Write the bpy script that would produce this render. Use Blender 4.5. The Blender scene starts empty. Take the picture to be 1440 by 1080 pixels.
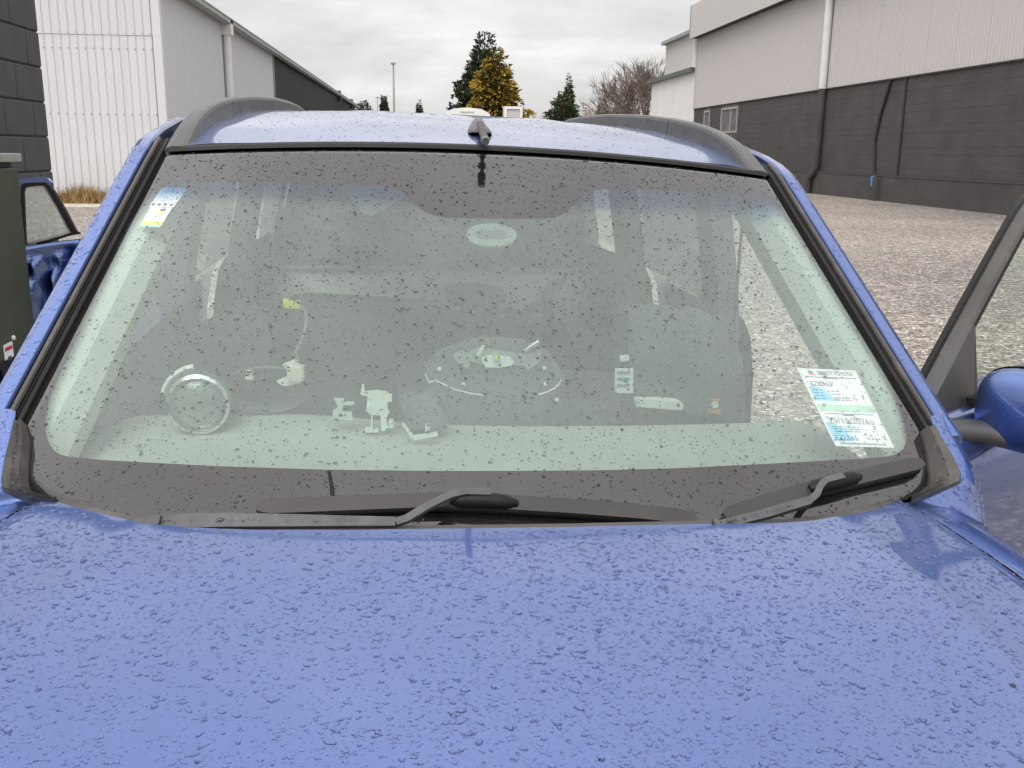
import bpy, bmesh, math, random
import numpy as np
from mathutils import Vector, Matrix

random.seed(7)
rng = np.random.default_rng(11)
scene = bpy.context.scene
COL = scene.collection

# ------------------------------------------------------------------ camera (solved from the vanishing points of the sheds)
F, CX, CY = 1340.0, 720.0, 540.0
def unit(v):
    v = np.asarray(v, float); return v / np.linalg.norm(v)
_Y = unit([(596 - CX) / F, (211 - CY) / F, 1.0]); _dn = unit([(657 - CX) / F, (6200 - CY) / F, 1.0])
_Z = -unit(_dn - np.dot(_dn, _Y) * _Y); _X = np.cross(_Y, _Z)
RW = np.array([_X, _Y, _Z]); H = 1.35; CAM = np.array([0.0, 0.0, H])
cam_d = bpy.data.cameras.new('camera'); cam = bpy.data.objects.new('camera', cam_d); COL.objects.link(cam)
cam_d.sensor_width = 36.0; cam_d.lens = 36.0 * F / 1440.0; cam_d.clip_start = 0.02; cam_d.clip_end = 4000
_m = Matrix.Identity(4)
for i in range(3):
    _m[i][0] = RW[i, 0]; _m[i][1] = -RW[i, 1]; _m[i][2] = -RW[i, 2]; _m[i][3] = CAM[i]
cam.matrix_world = _m
scene.camera = cam

# ------------------------------------------------------------------ sky, sun, exposure
SUN_EL, SUN_AZ = math.radians(52), math.radians(205)      # azimuth from +Y, clockwise
world = bpy.data.worlds.new('World'); scene.world = world; world.use_nodes = True
wn, wl = world.node_tree.nodes, world.node_tree.links
wn.clear()
def wnode(t, **kw):
    n = wn.new(t)
    for k, v in kw.items(): setattr(n, k, v)
    return n
def wmath(op, a, b=None, c=None):
    n = wnode('ShaderNodeMath', operation=op)
    for i, x in enumerate((a, b, c)):
        if x is None: continue
        if isinstance(x, (int, float)): n.inputs[i].default_value = x
        else: wl.new(x, n.inputs[i])
    return n.outputs[0]
sky = wnode('ShaderNodeTexSky', sky_type='NISHITA', sun_disc=False, sun_elevation=SUN_EL, sun_rotation=SUN_AZ)
tc = wnode('ShaderNodeTexCoord'); sep = wnode('ShaderNodeSeparateXYZ'); wl.new(tc.outputs['Generated'], sep.inputs[0])
zz = wmath('MAXIMUM', sep.outputs['Z'], 0.0)
den = wmath('ADD', zz, 0.22)
cmb = wnode('ShaderNodeCombineXYZ')
wl.new(wmath('DIVIDE', sep.outputs['X'], den), cmb.inputs[0]); wl.new(wmath('DIVIDE', sep.outputs['Y'], den), cmb.inputs[1])
nz1 = wnode('ShaderNodeTexNoise'); wl.new(cmb.outputs[0], nz1.inputs['Vector'])
nz1.inputs['Scale'].default_value = 0.9; nz1.inputs['Detail'].default_value = 7; nz1.inputs['Roughness'].default_value = 0.52; nz1.inputs['Distortion'].default_value = 0.5
nz2 = wnode('ShaderNodeTexNoise'); wl.new(cmb.outputs[0], nz2.inputs['Vector'])
nz2.inputs['Scale'].default_value = 2.6; nz2.inputs['Detail'].default_value = 6; nz2.inputs['Roughness'].default_value = 0.6
mixn = wmath('ADD', wmath('MULTIPLY', nz1.outputs[0], 0.7), wmath('MULTIPLY', nz2.outputs[0], 0.3))
ramp = wnode('ShaderNodeValToRGB'); wl.new(mixn, ramp.inputs[0])
cr = ramp.color_ramp
cr.elements[0].position = 0.40; cr.elements[0].color = (0.69, 0.675, 0.675, 1)
cr.elements[1].position = 0.60; cr.elements[1].color = (1.0, 0.985, 0.975, 1)
e = cr.elements.new(0.50); e.color = (0.82, 0.805, 0.795, 1)
overc = wmath('ADD', wmath('MULTIPLY', zz, 1.1), 0.72)          # overcast skies brighten towards the zenith
cm = wnode('ShaderNodeVectorMath', operation='SCALE'); wl.new(ramp.outputs[0], cm.inputs[0]); wl.new(overc, cm.inputs['Scale'])
bg1 = wnode('ShaderNodeBackground'); wl.new(sky.outputs[0], bg1.inputs[0]); bg1.inputs[1].default_value = 0.10
bg2 = wnode('ShaderNodeBackground'); wl.new(cm.outputs[0], bg2.inputs[0]); bg2.inputs[1].default_value = 1.0
mx = wnode('ShaderNodeMixShader'); mx.inputs[0].default_value = 0.93
wl.new(bg1.outputs[0], mx.inputs[1]); wl.new(bg2.outputs[0], mx.inputs[2])
wo = wnode('ShaderNodeOutputWorld'); wl.new(mx.outputs[0], wo.inputs[0])
sun_d = bpy.data.lights.new('sun', 'SUN'); sun_d.energy = 1.5; sun_d.angle = math.radians(35); sun_d.color = (1.0, 0.97, 0.93)
sun = bpy.data.objects.new('sun', sun_d); COL.objects.link(sun)
_sd = Vector((math.sin(SUN_AZ) * math.cos(SUN_EL), math.cos(SUN_AZ) * math.cos(SUN_EL), math.sin(SUN_EL)))
sun.rotation_euler = _sd.to_track_quat('Z', 'Y').to_euler(); sun.location = (-6, -12, 20)
vs = scene.view_settings
vs.view_transform = 'Standard'; vs.look = 'None'; vs.exposure = 0.30; vs.gamma = 1.0; vs.use_curve_mapping = False
cy = scene.cycles
cy.use_denoising = True
try:
    cy.denoiser = 'OPENIMAGEDENOISE'; cy.denoising_input_passes = 'RGB_ALBEDO_NORMAL'; cy.denoising_prefilter = 'ACCURATE'
except Exception: pass
cy.max_bounces = 10; cy.transparent_max_bounces = 24; cy.transmission_bounces = 8; cy.glossy_bounces = 5; cy.diffuse_bounces = 4
cy.caustics_reflective = True; cy.caustics_refractive = True; cy.blur_glossy = 0.3; cy.sample_clamp_indirect = 6.0

# ------------------------------------------------------------------ pixel helpers
def ray(u, v): return RW @ unit([(u - CX) / F, (v - CY) / F, 1.0])
def wplane(u, v, ax, val):
    d = ray(u, v); return CAM + (val - CAM[ax]) / d[ax] * d
_yaw, _roll = math.radians(1.8375), math.radians(1.7404)
_c, _s, _c2, _s2 = math.cos(_yaw), math.sin(_yaw), math.cos(_roll), math.sin(_roll)
MC = np.array([[_c, -_s, 0], [_s, _c, 0], [0, 0, 1]]) @ np.array([[_c2, 0, _s2], [0, 1, 0], [-_s2, 0, _c2]])
TC = np.array([0.138, 1.4409, H + 0.0133])
CO = MC.T @ (CAM - TC)
ZO = 1.36                                                  # car-local height of the level z = 0 used below
def cray(u, v): return MC.T @ ray(u, v)
def cpl(u, v, ax, val):
    d = cray(u, v); return CO + (val - CO[ax]) / d[ax] * d
def c2w(p): return MC @ np.asarray(p, float) + TC

# ------------------------------------------------------------------ mesh helpers
def link(o, parent=None):
    COL.objects.link(o)
    if parent is not None: o.parent = parent
    return o
def tag(o, label, cat=None, group=None, kind=None):
    if label: o['label'] = label
    if cat: o['category'] = cat
    if group: o['group'] = group
    if kind: o['kind'] = kind
    return o
def empty(name, loc=(0, 0, 0), rotz=0, label=None, cat=None, group=None):
    o = bpy.data.objects.new(name, None); COL.objects.link(o); o.empty_display_size = 0.2
    o.location = [float(x) for x in loc]; o.rotation_euler = (0, 0, rotz)
    return tag(o, label, cat, group)
def mk(name, V, Fc, mat, parent=None, smooth=False, fm=None, dz=0.0, attr=None, auto=None):
    me = bpy.data.meshes.new(name)
    V = np.asarray(V, float).copy()
    if dz: V[:, 2] += dz
    me.from_pydata(V.tolist(), [], [tuple(int(i) for i in f) for f in Fc])
    mats = mat if isinstance(mat, (list, tuple)) else [mat]
    for m in mats: me.materials.append(m)
    if fm is not None: me.polygons.foreach_set('material_index', np.asarray(fm, np.int32))
    if smooth: me.polygons.foreach_set('use_smooth', np.ones(len(me.polygons), bool))
    if attr is not None:
        for k, arr in attr.items():
            a = me.attributes.new(k, 'FLOAT', 'POINT'); a.data.foreach_set('value', np.asarray(arr, np.float32))
    bm = bmesh.new(); bm.from_mesh(me); bmesh.ops.recalc_face_normals(bm, faces=bm.faces); bm.to_mesh(me); bm.free()
    if auto is not None:
        me.polygons.foreach_set('use_smooth', np.ones(len(me.polygons), bool))
        me.set_sharp_from_angle(angle=math.radians(auto))
    me.update()
    return link(bpy.data.objects.new(name, me), parent)
def mk_tris(name, V, T, mat, parent=None, smooth=True, attr=None, fm=None):
    V = np.asarray(V, np.float32); T = np.asarray(T, np.int32)
    me = bpy.data.meshes.new(name)
    k = T.shape[1]
    me.vertices.add(len(V)); me.vertices.foreach_set('co', V.ravel())
    me.loops.add(T.size); me.loops.foreach_set('vertex_index', T.ravel())
    me.polygons.add(len(T)); me.polygons.foreach_set('loop_start', np.arange(0, T.size, k, dtype=np.int32))
    me.polygons.foreach_set('use_smooth', np.full(len(T), smooth))
    for m in (mat if isinstance(mat, (list, tuple)) else [mat]): me.materials.append(m)
    if fm is not None: me.polygons.foreach_set('material_index', np.asarray(fm, np.int32))
    if attr is not None:
        for kk, arr in attr.items():
            a = me.attributes.new(kk, 'FLOAT', 'POINT'); a.data.foreach_set('value', np.asarray(arr, np.float32))
    me.update(calc_edges=True); me.validate()
    return link(bpy.data.objects.new(name, me), parent)
class MB:
    """collects shapes for one mesh"""
    def __init__(s): s.V = []; s.F = []; s.M = []
    def add(s, V, Fc, m=0):
        o = len(s.V); s.V += [tuple(float(c) for c in v) for v in V]
        s.F += [tuple(i + o for i in f) for f in Fc]; s.M += [m] * len(Fc); return s
    def box(s, x0, y0, z0, x1, y1, z1, m=0):
        V = [(x, y, z) for z in (z0, z1) for y in (y0, y1) for x in (x0, x1)]
        return s.add(V, [(0, 2, 3, 1), (4, 5, 7, 6), (0, 1, 5, 4), (2, 6, 7, 3), (0, 4, 6, 2), (1, 3, 7, 5)], m)
    def bbox(s, x0, y0, z0, x1, y1, z1, b=0.01, m=0):
        bm = bmesh.new(); bmesh.ops.create_cube(bm, size=1.0)
        for v in bm.verts:
            v.co = ((x0 + x1) / 2 + v.co.x * (x1 - x0), (y0 + y1) / 2 + v.co.y * (y1 - y0), (z0 + z1) / 2 + v.co.z * (z1 - z0))
        bmesh.ops.bevel(bm, geom=list(bm.edges), offset=b, segments=2, affect='EDGES', profile=0.6)
        bm.verts.index_update()
        V = [v.co[:] for v in bm.verts]; Fc = [[v.index for v in f.verts] for f in bm.faces]; bm.free()
        return s.add(V, Fc, m)
    def tube(s, path, r, n=8, m=0, cap=True):
        P = np.asarray(path, float); k = len(P); rr = np.broadcast_to(np.asarray(r, float), (k,))
        T = np.gradient(P, axis=0); T /= np.linalg.norm(T, axis=1)[:, None] + 1e-12
        ref = np.array([0, 0, 1.0]) if abs(T[0][2]) < 0.9 else np.array([1.0, 0, 0])
        V = []; u = unit(np.cross(T[0], ref))
        for i in range(k):
            u = unit(u - np.dot(u, T[i]) * T[i]); w = np.cross(T[i], u)
            for j in range(n):
                a = 2 * math.pi * j / n; V.append(P[i] + rr[i] * (math.cos(a) * u + math.sin(a) * w))
        Fc = [(i * n + j, i * n + (j + 1) % n, (i + 1) * n + (j + 1) % n, (i + 1) * n + j) for i in range(k - 1) for j in range(n)]
        if cap: Fc += [tuple(range(n - 1, -1, -1)), tuple((k - 1) * n + j for j in range(n))]
        return s.add(V, Fc, m)
    def prism(s, poly, a0, a1, axis=1, m=0):
        """poly: 2D points; extruded along axis between a0 and a1"""
        n = len(poly); V = []
        for a in (a0, a1):
            for p in poly:
                q = [p[0], p[1]]; q.insert(axis, a); V.append(q)
        Fc = [tuple(range(n)), tuple(range(2 * n - 1, n - 1, -1))] + [(i, n + i, n + (i + 1) % n, (i + 1) % n) for i in range(n)]
        return s.add(V, Fc, m)
    def lathe(s, prof, centre=(0, 0, 0), axis='z', n=24, m=0):
        V = []; c = np.asarray(centre, float)
        for r, h in prof:
            for j in range(n):
                a = 2 * math.pi * j / n; x, y = r * math.cos(a), r * math.sin(a)
                V.append(c + (np.array([x, y, h]) if axis == 'z' else np.array([x, h, y]) if axis == 'y' else np.array([h, x, y])))
        k = len(prof)
        Fc = [(i * n + j, i * n + (j + 1) % n, (i + 1) * n + (j + 1) % n, (i + 1) * n + j) for i in range(k - 1) for j in range(n)]
        Fc += [tuple(range(n - 1, -1, -1)), tuple((k - 1) * n + j for j in range(n))]
        return s.add(V, Fc, m)
    def strip(s, A, B, m=0, close=False):
        n = len(A); V = list(A) + list(B)
        return s.add(V, [(i, i + 1, n + i + 1, n + i) for i in range(n - 1)], m)
    def build(s, name, mat, parent=None, smooth=False, dz=0.0, auto=None):
        return mk(name, s.V, s.F, mat, parent, smooth, s.M, dz, None, auto)
def grid_faces(na, nb):
    return [(i * nb + j, (i + 1) * nb + j, (i + 1) * nb + j + 1, i * nb + j + 1) for i in range(na - 1) for j in range(nb - 1)]

# ------------------------------------------------------------------ materials
def new_mat(name):
    m = bpy.data.materials.new(name); m.use_nodes = True; return m, m.node_tree.nodes, m.node_tree.links
def pmat(name, col, rough=0.6, metal=0.0, var=0.12, scale=8.0, bump=0.0, bscale=60.0, spec=0.5, coat=0.0, coat_r=0.03, emit=None, coords='Object', stretch=None, dirt=None):
    m, N, L = new_mat(name); b = N['Principled BSDF']
    b.inputs['Roughness'].default_value = rough; b.inputs['Metallic'].default_value = metal
    b.inputs['Specular IOR Level'].default_value = spec; b.inputs['Coat Weight'].default_value = coat; b.inputs['Coat Roughness'].default_value = coat_r
    t = N.new('ShaderNodeTexCoord'); src = t.outputs[coords]
    if stretch:
        mp = N.new('ShaderNodeMapping'); mp.inputs['Scale'].default_value = stretch; L.new(src, mp.inputs[0]); src = mp.outputs[0]
    nz = N.new('ShaderNodeTexNoise'); nz.inputs['Scale'].default_value = scale; nz.inputs['Detail'].default_value = 5; L.new(src, nz.inputs['Vector'])
    r = N.new('ShaderNodeValToRGB'); L.new(nz.outputs[0], r.inputs[0])
    c = np.array(col[:3], float)
    r.color_ramp.elements[0].position = 0.3; r.color_ramp.elements[1].position = 0.7
    r.color_ramp.elements[0].color = (*np.clip(c * (1 - var), 0, 1), 1); r.color_ramp.elements[1].color = (*np.clip(c * (1 + var), 0, 1), 1)
    out = r.outputs[0]
    if dirt:
        d2 = N.new('ShaderNodeTexNoise'); d2.inputs['Scale'].default_value = dirt[1]; d2.inputs['Detail'].default_value = 8; d2.inputs['Roughness'].default_value = 0.7; L.new(src, d2.inputs['Vector'])
        rr = N.new('ShaderNodeValToRGB'); rr.color_ramp.elements[0].position = dirt[2]; rr.color_ramp.elements[1].position = dirt[2] + 0.2; L.new(d2.outputs[0], rr.inputs[0])
        mi = N.new('ShaderNodeMix'); mi.data_type = 'RGBA'; L.new(rr.outputs[0], mi.inputs[0]); L.new(out, mi.inputs[6]); mi.inputs[7].default_value = (*dirt[0], 1); out = mi.outputs[2]
    L.new(out, b.inputs['Base Color'])
    if bump:
        n2 = N.new('ShaderNodeTexNoise'); n2.inputs['Scale'].default_value = bscale; n2.inputs['Detail'].default_value = 4; L.new(src, n2.inputs['Vector'])
        bp = N.new('ShaderNodeBump'); bp.inputs['Strength'].default_value = bump; bp.inputs['Distance'].default_value = 0.01; L.new(n2.outputs[0], bp.inputs['Height']); L.new(bp.outputs[0], b.inputs['Normal'])
    if emit: b.inputs['Emission Color'].default_value = (*emit, 1); b.inputs['Emission Strength'].default_value = 1
    return m
def glass_mat(name, tint, film=0.0, film_col=(0.8, 0.85, 0.82), refl=1.9, ior=1.52, gloss=True):
    m, N, L = new_mat(name); N.remove(N['Principled BSDF']); out = N['Material Output']
    tr = N.new('ShaderNodeBsdfTransparent'); tr.inputs[0].default_value = (*tint, 1); cur = tr.outputs[0]
    if film:
        df = N.new('ShaderNodeBsdfDiffuse'); df.inputs[0].default_value = (*film_col, 1)
        tl = N.new('ShaderNodeBsdfTranslucent'); tl.inputs[0].default_value = (*film_col, 1)
        a = N.new('ShaderNodeMixShader'); a.inputs[0].default_value = 0.35; L.new(df.outputs[0], a.inputs[1]); L.new(tl.outputs[0], a.inputs[2])
        t = N.new('ShaderNodeTexCoord'); nz = N.new('ShaderNodeTexNoise'); nz.inputs['Scale'].default_value = 6; nz.inputs['Detail'].default_value = 6; L.new(t.outputs['Object'], nz.inputs['Vector'])
        mr = N.new('ShaderNodeMapRange'); mr.inputs[1].default_value = 0.3; mr.inputs[2].default_value = 0.7; mr.inputs[3].default_value = film * 0.85; mr.inputs[4].default_value = film * 1.15; L.new(nz.outputs[0], mr.inputs[0])
        mm = N.new('ShaderNodeMixShader'); L.new(mr.outputs[0], mm.inputs[0]); L.new(cur, mm.inputs[1]); L.new(a.outputs[0], mm.inputs[2]); cur = mm.outputs[0]
    if gloss:
        fr = N.new('ShaderNodeFresnel'); fr.inputs[0].default_value = ior
        mu = N.new('ShaderNodeMath'); mu.operation = 'MULTIPLY'; mu.use_clamp = True; mu.inputs[1].default_value = refl; L.new(fr.outputs[0], mu.inputs[0])
        gl = N.new('ShaderNodeBsdfGlossy'); gl.inputs['Roughness'].default_value = 0.0
        mm = N.new('ShaderNodeMixShader'); L.new(mu.outputs[0], mm.inputs[0]); L.new(cur, mm.inputs[1]); L.new(gl.outputs[0], mm.inputs[2]); cur = mm.outputs[0]
    L.new(cur, out.inputs[0]); return m

M = {}
def make_paint():
    m, N, L = new_mat('blue_metallic_paint'); b = N['Principled BSDF']
    t = N.new('ShaderNodeTexCoord'); nz = N.new('ShaderNodeTexNoise'); nz.inputs['Scale'].default_value = 900; nz.inputs['Detail'].default_value = 1; L.new(t.outputs['Object'], nz.inputs['Vector'])
    r = N.new('ShaderNodeValToRGB'); r.color_ramp.elements[0].position = 0.35; r.color_ramp.elements[1].position = 0.65; L.new(nz.outputs[0], r.inputs[0])
    r.color_ramp.elements[0].color = (0.075, 0.135, 0.37, 1); r.color_ramp.elements[1].color = (0.095, 0.165, 0.43, 1)
    L.new(r.outputs[0], b.inputs['Base Color'])
    b.inputs['Metallic'].default_value = 0.95; b.inputs['Roughness'].default_value = 0.42
    b.inputs['Coat Weight'].default_value = 1.0; b.inputs['Coat IOR'].default_value = 1.72
    # a thin film of grime dulls the lacquer here and there
    n3 = N.new('ShaderNodeTexNoise'); n3.inputs['Scale'].default_value = 5; n3.inputs['Detail'].default_value = 6; L.new(t.outputs['Object'], n3.inputs['Vector'])
    mr = N.new('ShaderNodeMapRange'); mr.inputs[1].default_value = 0.35; mr.inputs[2].default_value = 0.7; mr.inputs[3].default_value = 0.02; mr.inputs[4].default_value = 0.09; L.new(n3.outputs[0], mr.inputs[0])
    L.new(mr.outputs[0], b.inputs['Coat Roughness'])
    n2 = N.new('ShaderNodeTexNoise'); n2.inputs['Scale'].default_value = 2.2; n2.inputs['Detail'].default_value = 2; L.new(t.outputs['Object'], n2.inputs['Vector'])
    bp = N.new('ShaderNodeBump'); bp.inputs['Strength'].default_value = 0.10; bp.inputs['Distance'].default_value = 0.02; L.new(n2.outputs[0], bp.inputs['Height'])
    L.new(bp.outputs[0], b.inputs['Normal']); L.new(bp.outputs[0], b.inputs['Coat Normal'])
    return m
M['paint'] = make_paint()
def make_drop():
    m, N, L = new_mat('rain_drop'); b = N['Principled BSDF']
    b.inputs['Base Color'].default_value = (0.93, 0.96, 1, 1); b.inputs['Roughness'].default_value = 0.0; b.inputs['IOR'].default_value = 1.33; b.inputs['Transmission Weight'].default_value = 1.0
    return m
M['drop'] = make_drop()
M['drop_glass'] = make_drop(); M['drop_glass'].node_tree.nodes['Principled BSDF'].inputs['Base Color'].default_value = (0.40, 0.40, 0.42, 1)  # grey tint darkens these drops in place of the sky reflection they break
M['glass_out'] = glass_mat('windscreen_outer', (0.94, 0.98, 0.96), 0, refl=2.1, ior=1.6)
M['glass_in'] = glass_mat('windscreen_inner_veil', (0.90, 0.98, 0.94), 0.235, (0.76, 0.88, 0.83), gloss=False)  # inner film doubles as a painted pale veil that brightens the cabin view
M['sky_sheen_glass'] = glass_mat('painted_sheen_window_glass', (0.72, 0.84, 0.78), 0.8, (0.72, 0.78, 0.74), refl=1.9)  # pane's sky reflection put in as a pale diffuse coat
M['side_glass'] = glass_mat('side_window_glass', (0.84, 0.92, 0.88), 0.03, refl=0.75, ior=1.45)
M['frit'] = pmat('black_ceramic_frit', (0.016, 0.010, 0.011), 0.6, var=0.1, spec=0.2)
M['rubber'] = pmat('black_rubber', (0.012, 0.011, 0.011), 0.5, var=0.2, scale=20, spec=0.25)
M['garnish'] = pmat('weathered_black_plastic', (0.055, 0.05, 0.047), 0.38, var=0.2, scale=14, bump=0.15, bscale=300, dirt=((0.12, 0.11, 0.10), 9, 0.55))
M['rail'] = pmat('grey_black_rail_plastic', (0.060, 0.058, 0.058), 0.34, var=0.12, scale=10, bump=0.12, bscale=420)
M['wiper'] = pmat('wiper_satin_black', (0.075, 0.075, 0.08), 0.33, var=0.25, scale=30, dirt=((0.20, 0.20, 0.20), 40, 0.58))
M['blade'] = pmat('wiper_blade_rubber', (0.034, 0.031, 0.031), 0.42, var=0.15, scale=20)
M['black'] = pmat('black_plastic', (0.008, 0.008, 0.009), 0.45, var=0.2, scale=15, spec=0.25)
M['dash'] = pmat('grey_dashboard', (0.46, 0.47, 0.455), 0.7, var=0.10, scale=7, bump=0.2, bscale=500)
M['trim_light'] = pmat('pale_grey_trim', (0.66, 0.67, 0.64), 0.7, var=0.05, scale=5)
M['trim_dark'] = pmat('charcoal_trim', (0.135, 0.14, 0.14), 0.7, var=0.15, scale=6)
M['trim_mid'] = pmat('mid_grey_trim', (0.18, 0.185, 0.185), 0.75, var=0.15, scale=6)
M['headliner'] = pmat('headliner_cloth', (0.30, 0.30, 0.29), 0.9, var=0.06, scale=40)
M['white_plastic'] = pmat('white_plastic', (0.86, 0.86, 0.84), 0.45, var=0.03, scale=20)
M['cream'] = pmat('cream_plastic', (0.72, 0.70, 0.58), 0.45, var=0.05)
M['yellow'] = pmat('yellow_plastic', (0.78, 0.66, 0.06), 0.4, var=0.06)
M['metal'] = pmat('galvanised_steel', (0.62, 0.68, 0.68), 0.35, metal=0.8, var=0.15, scale=30)
M['copper'] = pmat('orange_wire', (0.55, 0.22, 0.10), 0.5)
M['lens'] = glass_mat('lamp_lens', (0.92, 0.97, 0.95), 0.22, refl=2.2)
M['chrome'] = pmat('reflector_chrome', (0.85, 0.87, 0.86), 0.12, metal=1.0, var=0.05)
M['paper'] = pmat('white_paper', (0.86, 0.88, 0.88), 0.7, var=0.02)
M['paper_blue'] = pmat('light_blue_print', (0.42, 0.72, 0.84), 0.7, var=0.15, scale=60)
M['paper_green'] = pmat('pale_green_print', (0.55, 0.75, 0.62), 0.7, var=0.08, scale=60)
M['ink'] = pmat('dark_ink', (0.06, 0.08, 0.11), 0.7)
M['ink_blue'] = pmat('blue_ink', (0.06, 0.28, 0.45), 0.7)
M['ink_orange'] = pmat('orange_ink', (0.75, 0.25, 0.06), 0.6)
M['ink_yellow'] = pmat('yellow_ink', (0.80, 0.78, 0.10), 0.6)
M['ink_grey'] = pmat('grey_ink', (0.25, 0.30, 0.34), 0.7)
M['sticker_dim'] = pmat('faded_blue_sticker', (0.10, 0.17, 0.22), 0.6, var=0.2, scale=80)
M['red'] = pmat('red_print', (0.55, 0.04, 0.05), 0.5)

# ================================================================== SETTING: ground
def make_ground():
    m, N, L = new_mat('chip_seal_gravel'); b = N['Principled BSDF']; t = N.new('ShaderNodeTexCoord'); o = t.outputs['Object']
    def noise(sc, det=5, ro=0.6):
        n = N.new('ShaderNodeTexNoise'); n.inputs['Scale'].default_value = sc; n.inputs['Detail'].default_value = det; n.inputs['Roughness'].default_value = ro; L.new(o, n.inputs['Vector']); return n.outputs[0]
    vo = N.new('ShaderNodeTexVoronoi'); vo.inputs['Scale'].default_value = 48; L.new(o, vo.inputs['Vector'])
    hs = N.new('ShaderNodeSeparateColor'); L.new(vo.outputs['Color'], hs.inputs[0])
    r = N.new('ShaderNodeValToRGB'); L.new(hs.outputs[0], r.inputs[0])
    for p, c in ((0.0, (0.085, 0.08, 0.075)), (0.45, (0.205, 0.183, 0.165)), (0.8, (0.32, 0.285, 0.25)), (1.0, (0.46, 0.43, 0.40))):
        e = r.color_ramp.elements.new(p) if p not in (0.0, 1.0) else r.color_ramp.elements[0 if p == 0 else 1]; e.color = (*c, 1)
    # broad damp / worn patches: their own shapes on the ground
    rr = N.new('ShaderNodeValToRGB'); L.new(noise(0.16, 6, 0.62), rr.inputs[0])
    rr.color_ramp.elements[0].position = 0.40; rr.color_ramp.elements[0].color = (0.56, 0.55, 0.545, 1); rr.color_ramp.elements[1].position = 0.62; rr.color_ramp.elements[1].color = (0.80, 0.76, 0.72, 1)
    mu = N.new('ShaderNodeMix'); mu.data_type = 'RGBA'; mu.blend_type = 'MULTIPLY'; mu.inputs[0].default_value = 1; L.new(r.outputs[0], mu.inputs[6]); L.new(rr.outputs[0], mu.inputs[7])
    r3 = N.new('ShaderNodeValToRGB'); L.new(noise(7, 7, 0.78), r3.inputs[0]); r3.color_ramp.elements[0].position = 0.36; r3.color_ramp.elements[0].color = (0.52, 0.52, 0.53, 1); r3.color_ramp.elements[1].position = 0.64; r3.color_ramp.elements[1].color = (1.42, 1.38, 1.34, 1)
    m2 = N.new('ShaderNodeMix'); m2.data_type = 'RGBA'; m2.blend_type = 'MULTIPLY'; m2.inputs[0].default_value = 1; L.new(mu.outputs[2], m2.inputs[6]); L.new(r3.outputs[0], m2.inputs[7])
    L.new(m2.outputs[2], b.inputs['Base Color']); b.inputs['Roughness'].default_value = 0.85; b.inputs['Specular IOR Level'].default_value = 0.3
    bp = N.new('ShaderNodeBump'); bp.inputs['Strength'].default_value = 0.6; bp.inputs['Distance'].default_value = 0.01; L.new(vo.outputs['Distance'], bp.inputs['Height']); L.new(bp.outputs[0], b.inputs['Normal'])
    return m
M['ground'] = make_ground()
n = 41; xs = np.concatenate([np.linspace(-900, -40, 8), np.linspace(-38, 40, 25), np.linspace(60, 900, 8)]); ys = np.concatenate([np.linspace(-200, -10, 6), np.linspace(-8, 100, 27), np.linspace(130, 1500, 8)])
V = [(x, y, 0.0) for x in xs for y in ys]
g = mk('ground', V, grid_faces(len(xs), len(ys)), M['ground']); tag(g, 'damp grey chip seal and gravel yard', None, None, 'structure')
M['concrete'] = pmat('pale_concrete', (0.50, 0.45, 0.39), 0.8, var=0.15, scale=3, bump=0.2, bscale=40)
XS = wplane(241, 284, 1, 24.6)[0]; YS = 24.6                # near corner of the white shed
g = MB().box(XS - 8, YS - 1.9, -0.02, XS + 0.25, YS + 0.25, 0.012).build('pavement', M['concrete']); tag(g, 'pale concrete apron strip along the foot of the white shed', None, None, 'structure')

# ------------------------------------------------------------------ block wall (far left)
M['block'] = pmat('dark_painted_block', (0.062, 0.060, 0.066), 0.75, var=0.14, scale=5, bump=0.35, bscale=70, dirt=((0.10, 0.097, 0.10), 6, 0.62))
M['mortar'] = pmat('painted_joint', (0.048, 0.046, 0.05), 0.8, var=0.1)
XB = wplane(73, 230, 1, 6.2)[0]; YB = 6.2
bw = empty('block_wall', (XB, YB, 0), 0, 'dark grey painted concrete block wall beside the green cabinet', 'wall')
MB().box(-0.2, -1.188, 0, -0.012, 0, 2.6).build('joint_core', M['mortar'], bw); MB().box(-3.2, -1.188, 0, -0.2, -1.0, 2.6).build('return_core', M['mortar'], bw)
def block_mesh(l):
    bm = bmesh.new(); bmesh.ops.create_cube(bm, size=1.0)
    for v in bm.verts: v.co = (v.co.x * 0.19, v.co.y * (l - 0.008), v.co.z * 0.192)
    bmesh.ops.bevel(bm, geom=list(bm.edges), offset=0.006, segments=1, affect='EDGES')
    me = bpy.data.meshes.new('block'); bm.to_mesh(me); bm.free(); me.materials.append(M['block']); return me
blk, half = block_mesh(0.4), block_mesh(0.2)
for row in range(13):
    for q in range(7):
        o = link(bpy.data.objects.new('block', blk), bw); o.rotation_euler = (0, 0, math.pi / 2); o.location = (-0.20 - (0.2 if row % 2 else 0.4) / 2 - 0.2 - 0.4 * q + 0.2, -1.105, 0.1 + row * 0.2)
for row in range(13):
    y = 0.0; first = row % 2
    while y > -1.15:
        l = 0.2 if first else 0.4; first = 0
        o = bpy.data.objects.new('block', half if l == 0.2 else blk); link(o, bw)
        o.location = (-0.095 + random.uniform(-0.0015, 0.0015), y - l / 2, 0.1 + row * 0.2); y -= l

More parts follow.
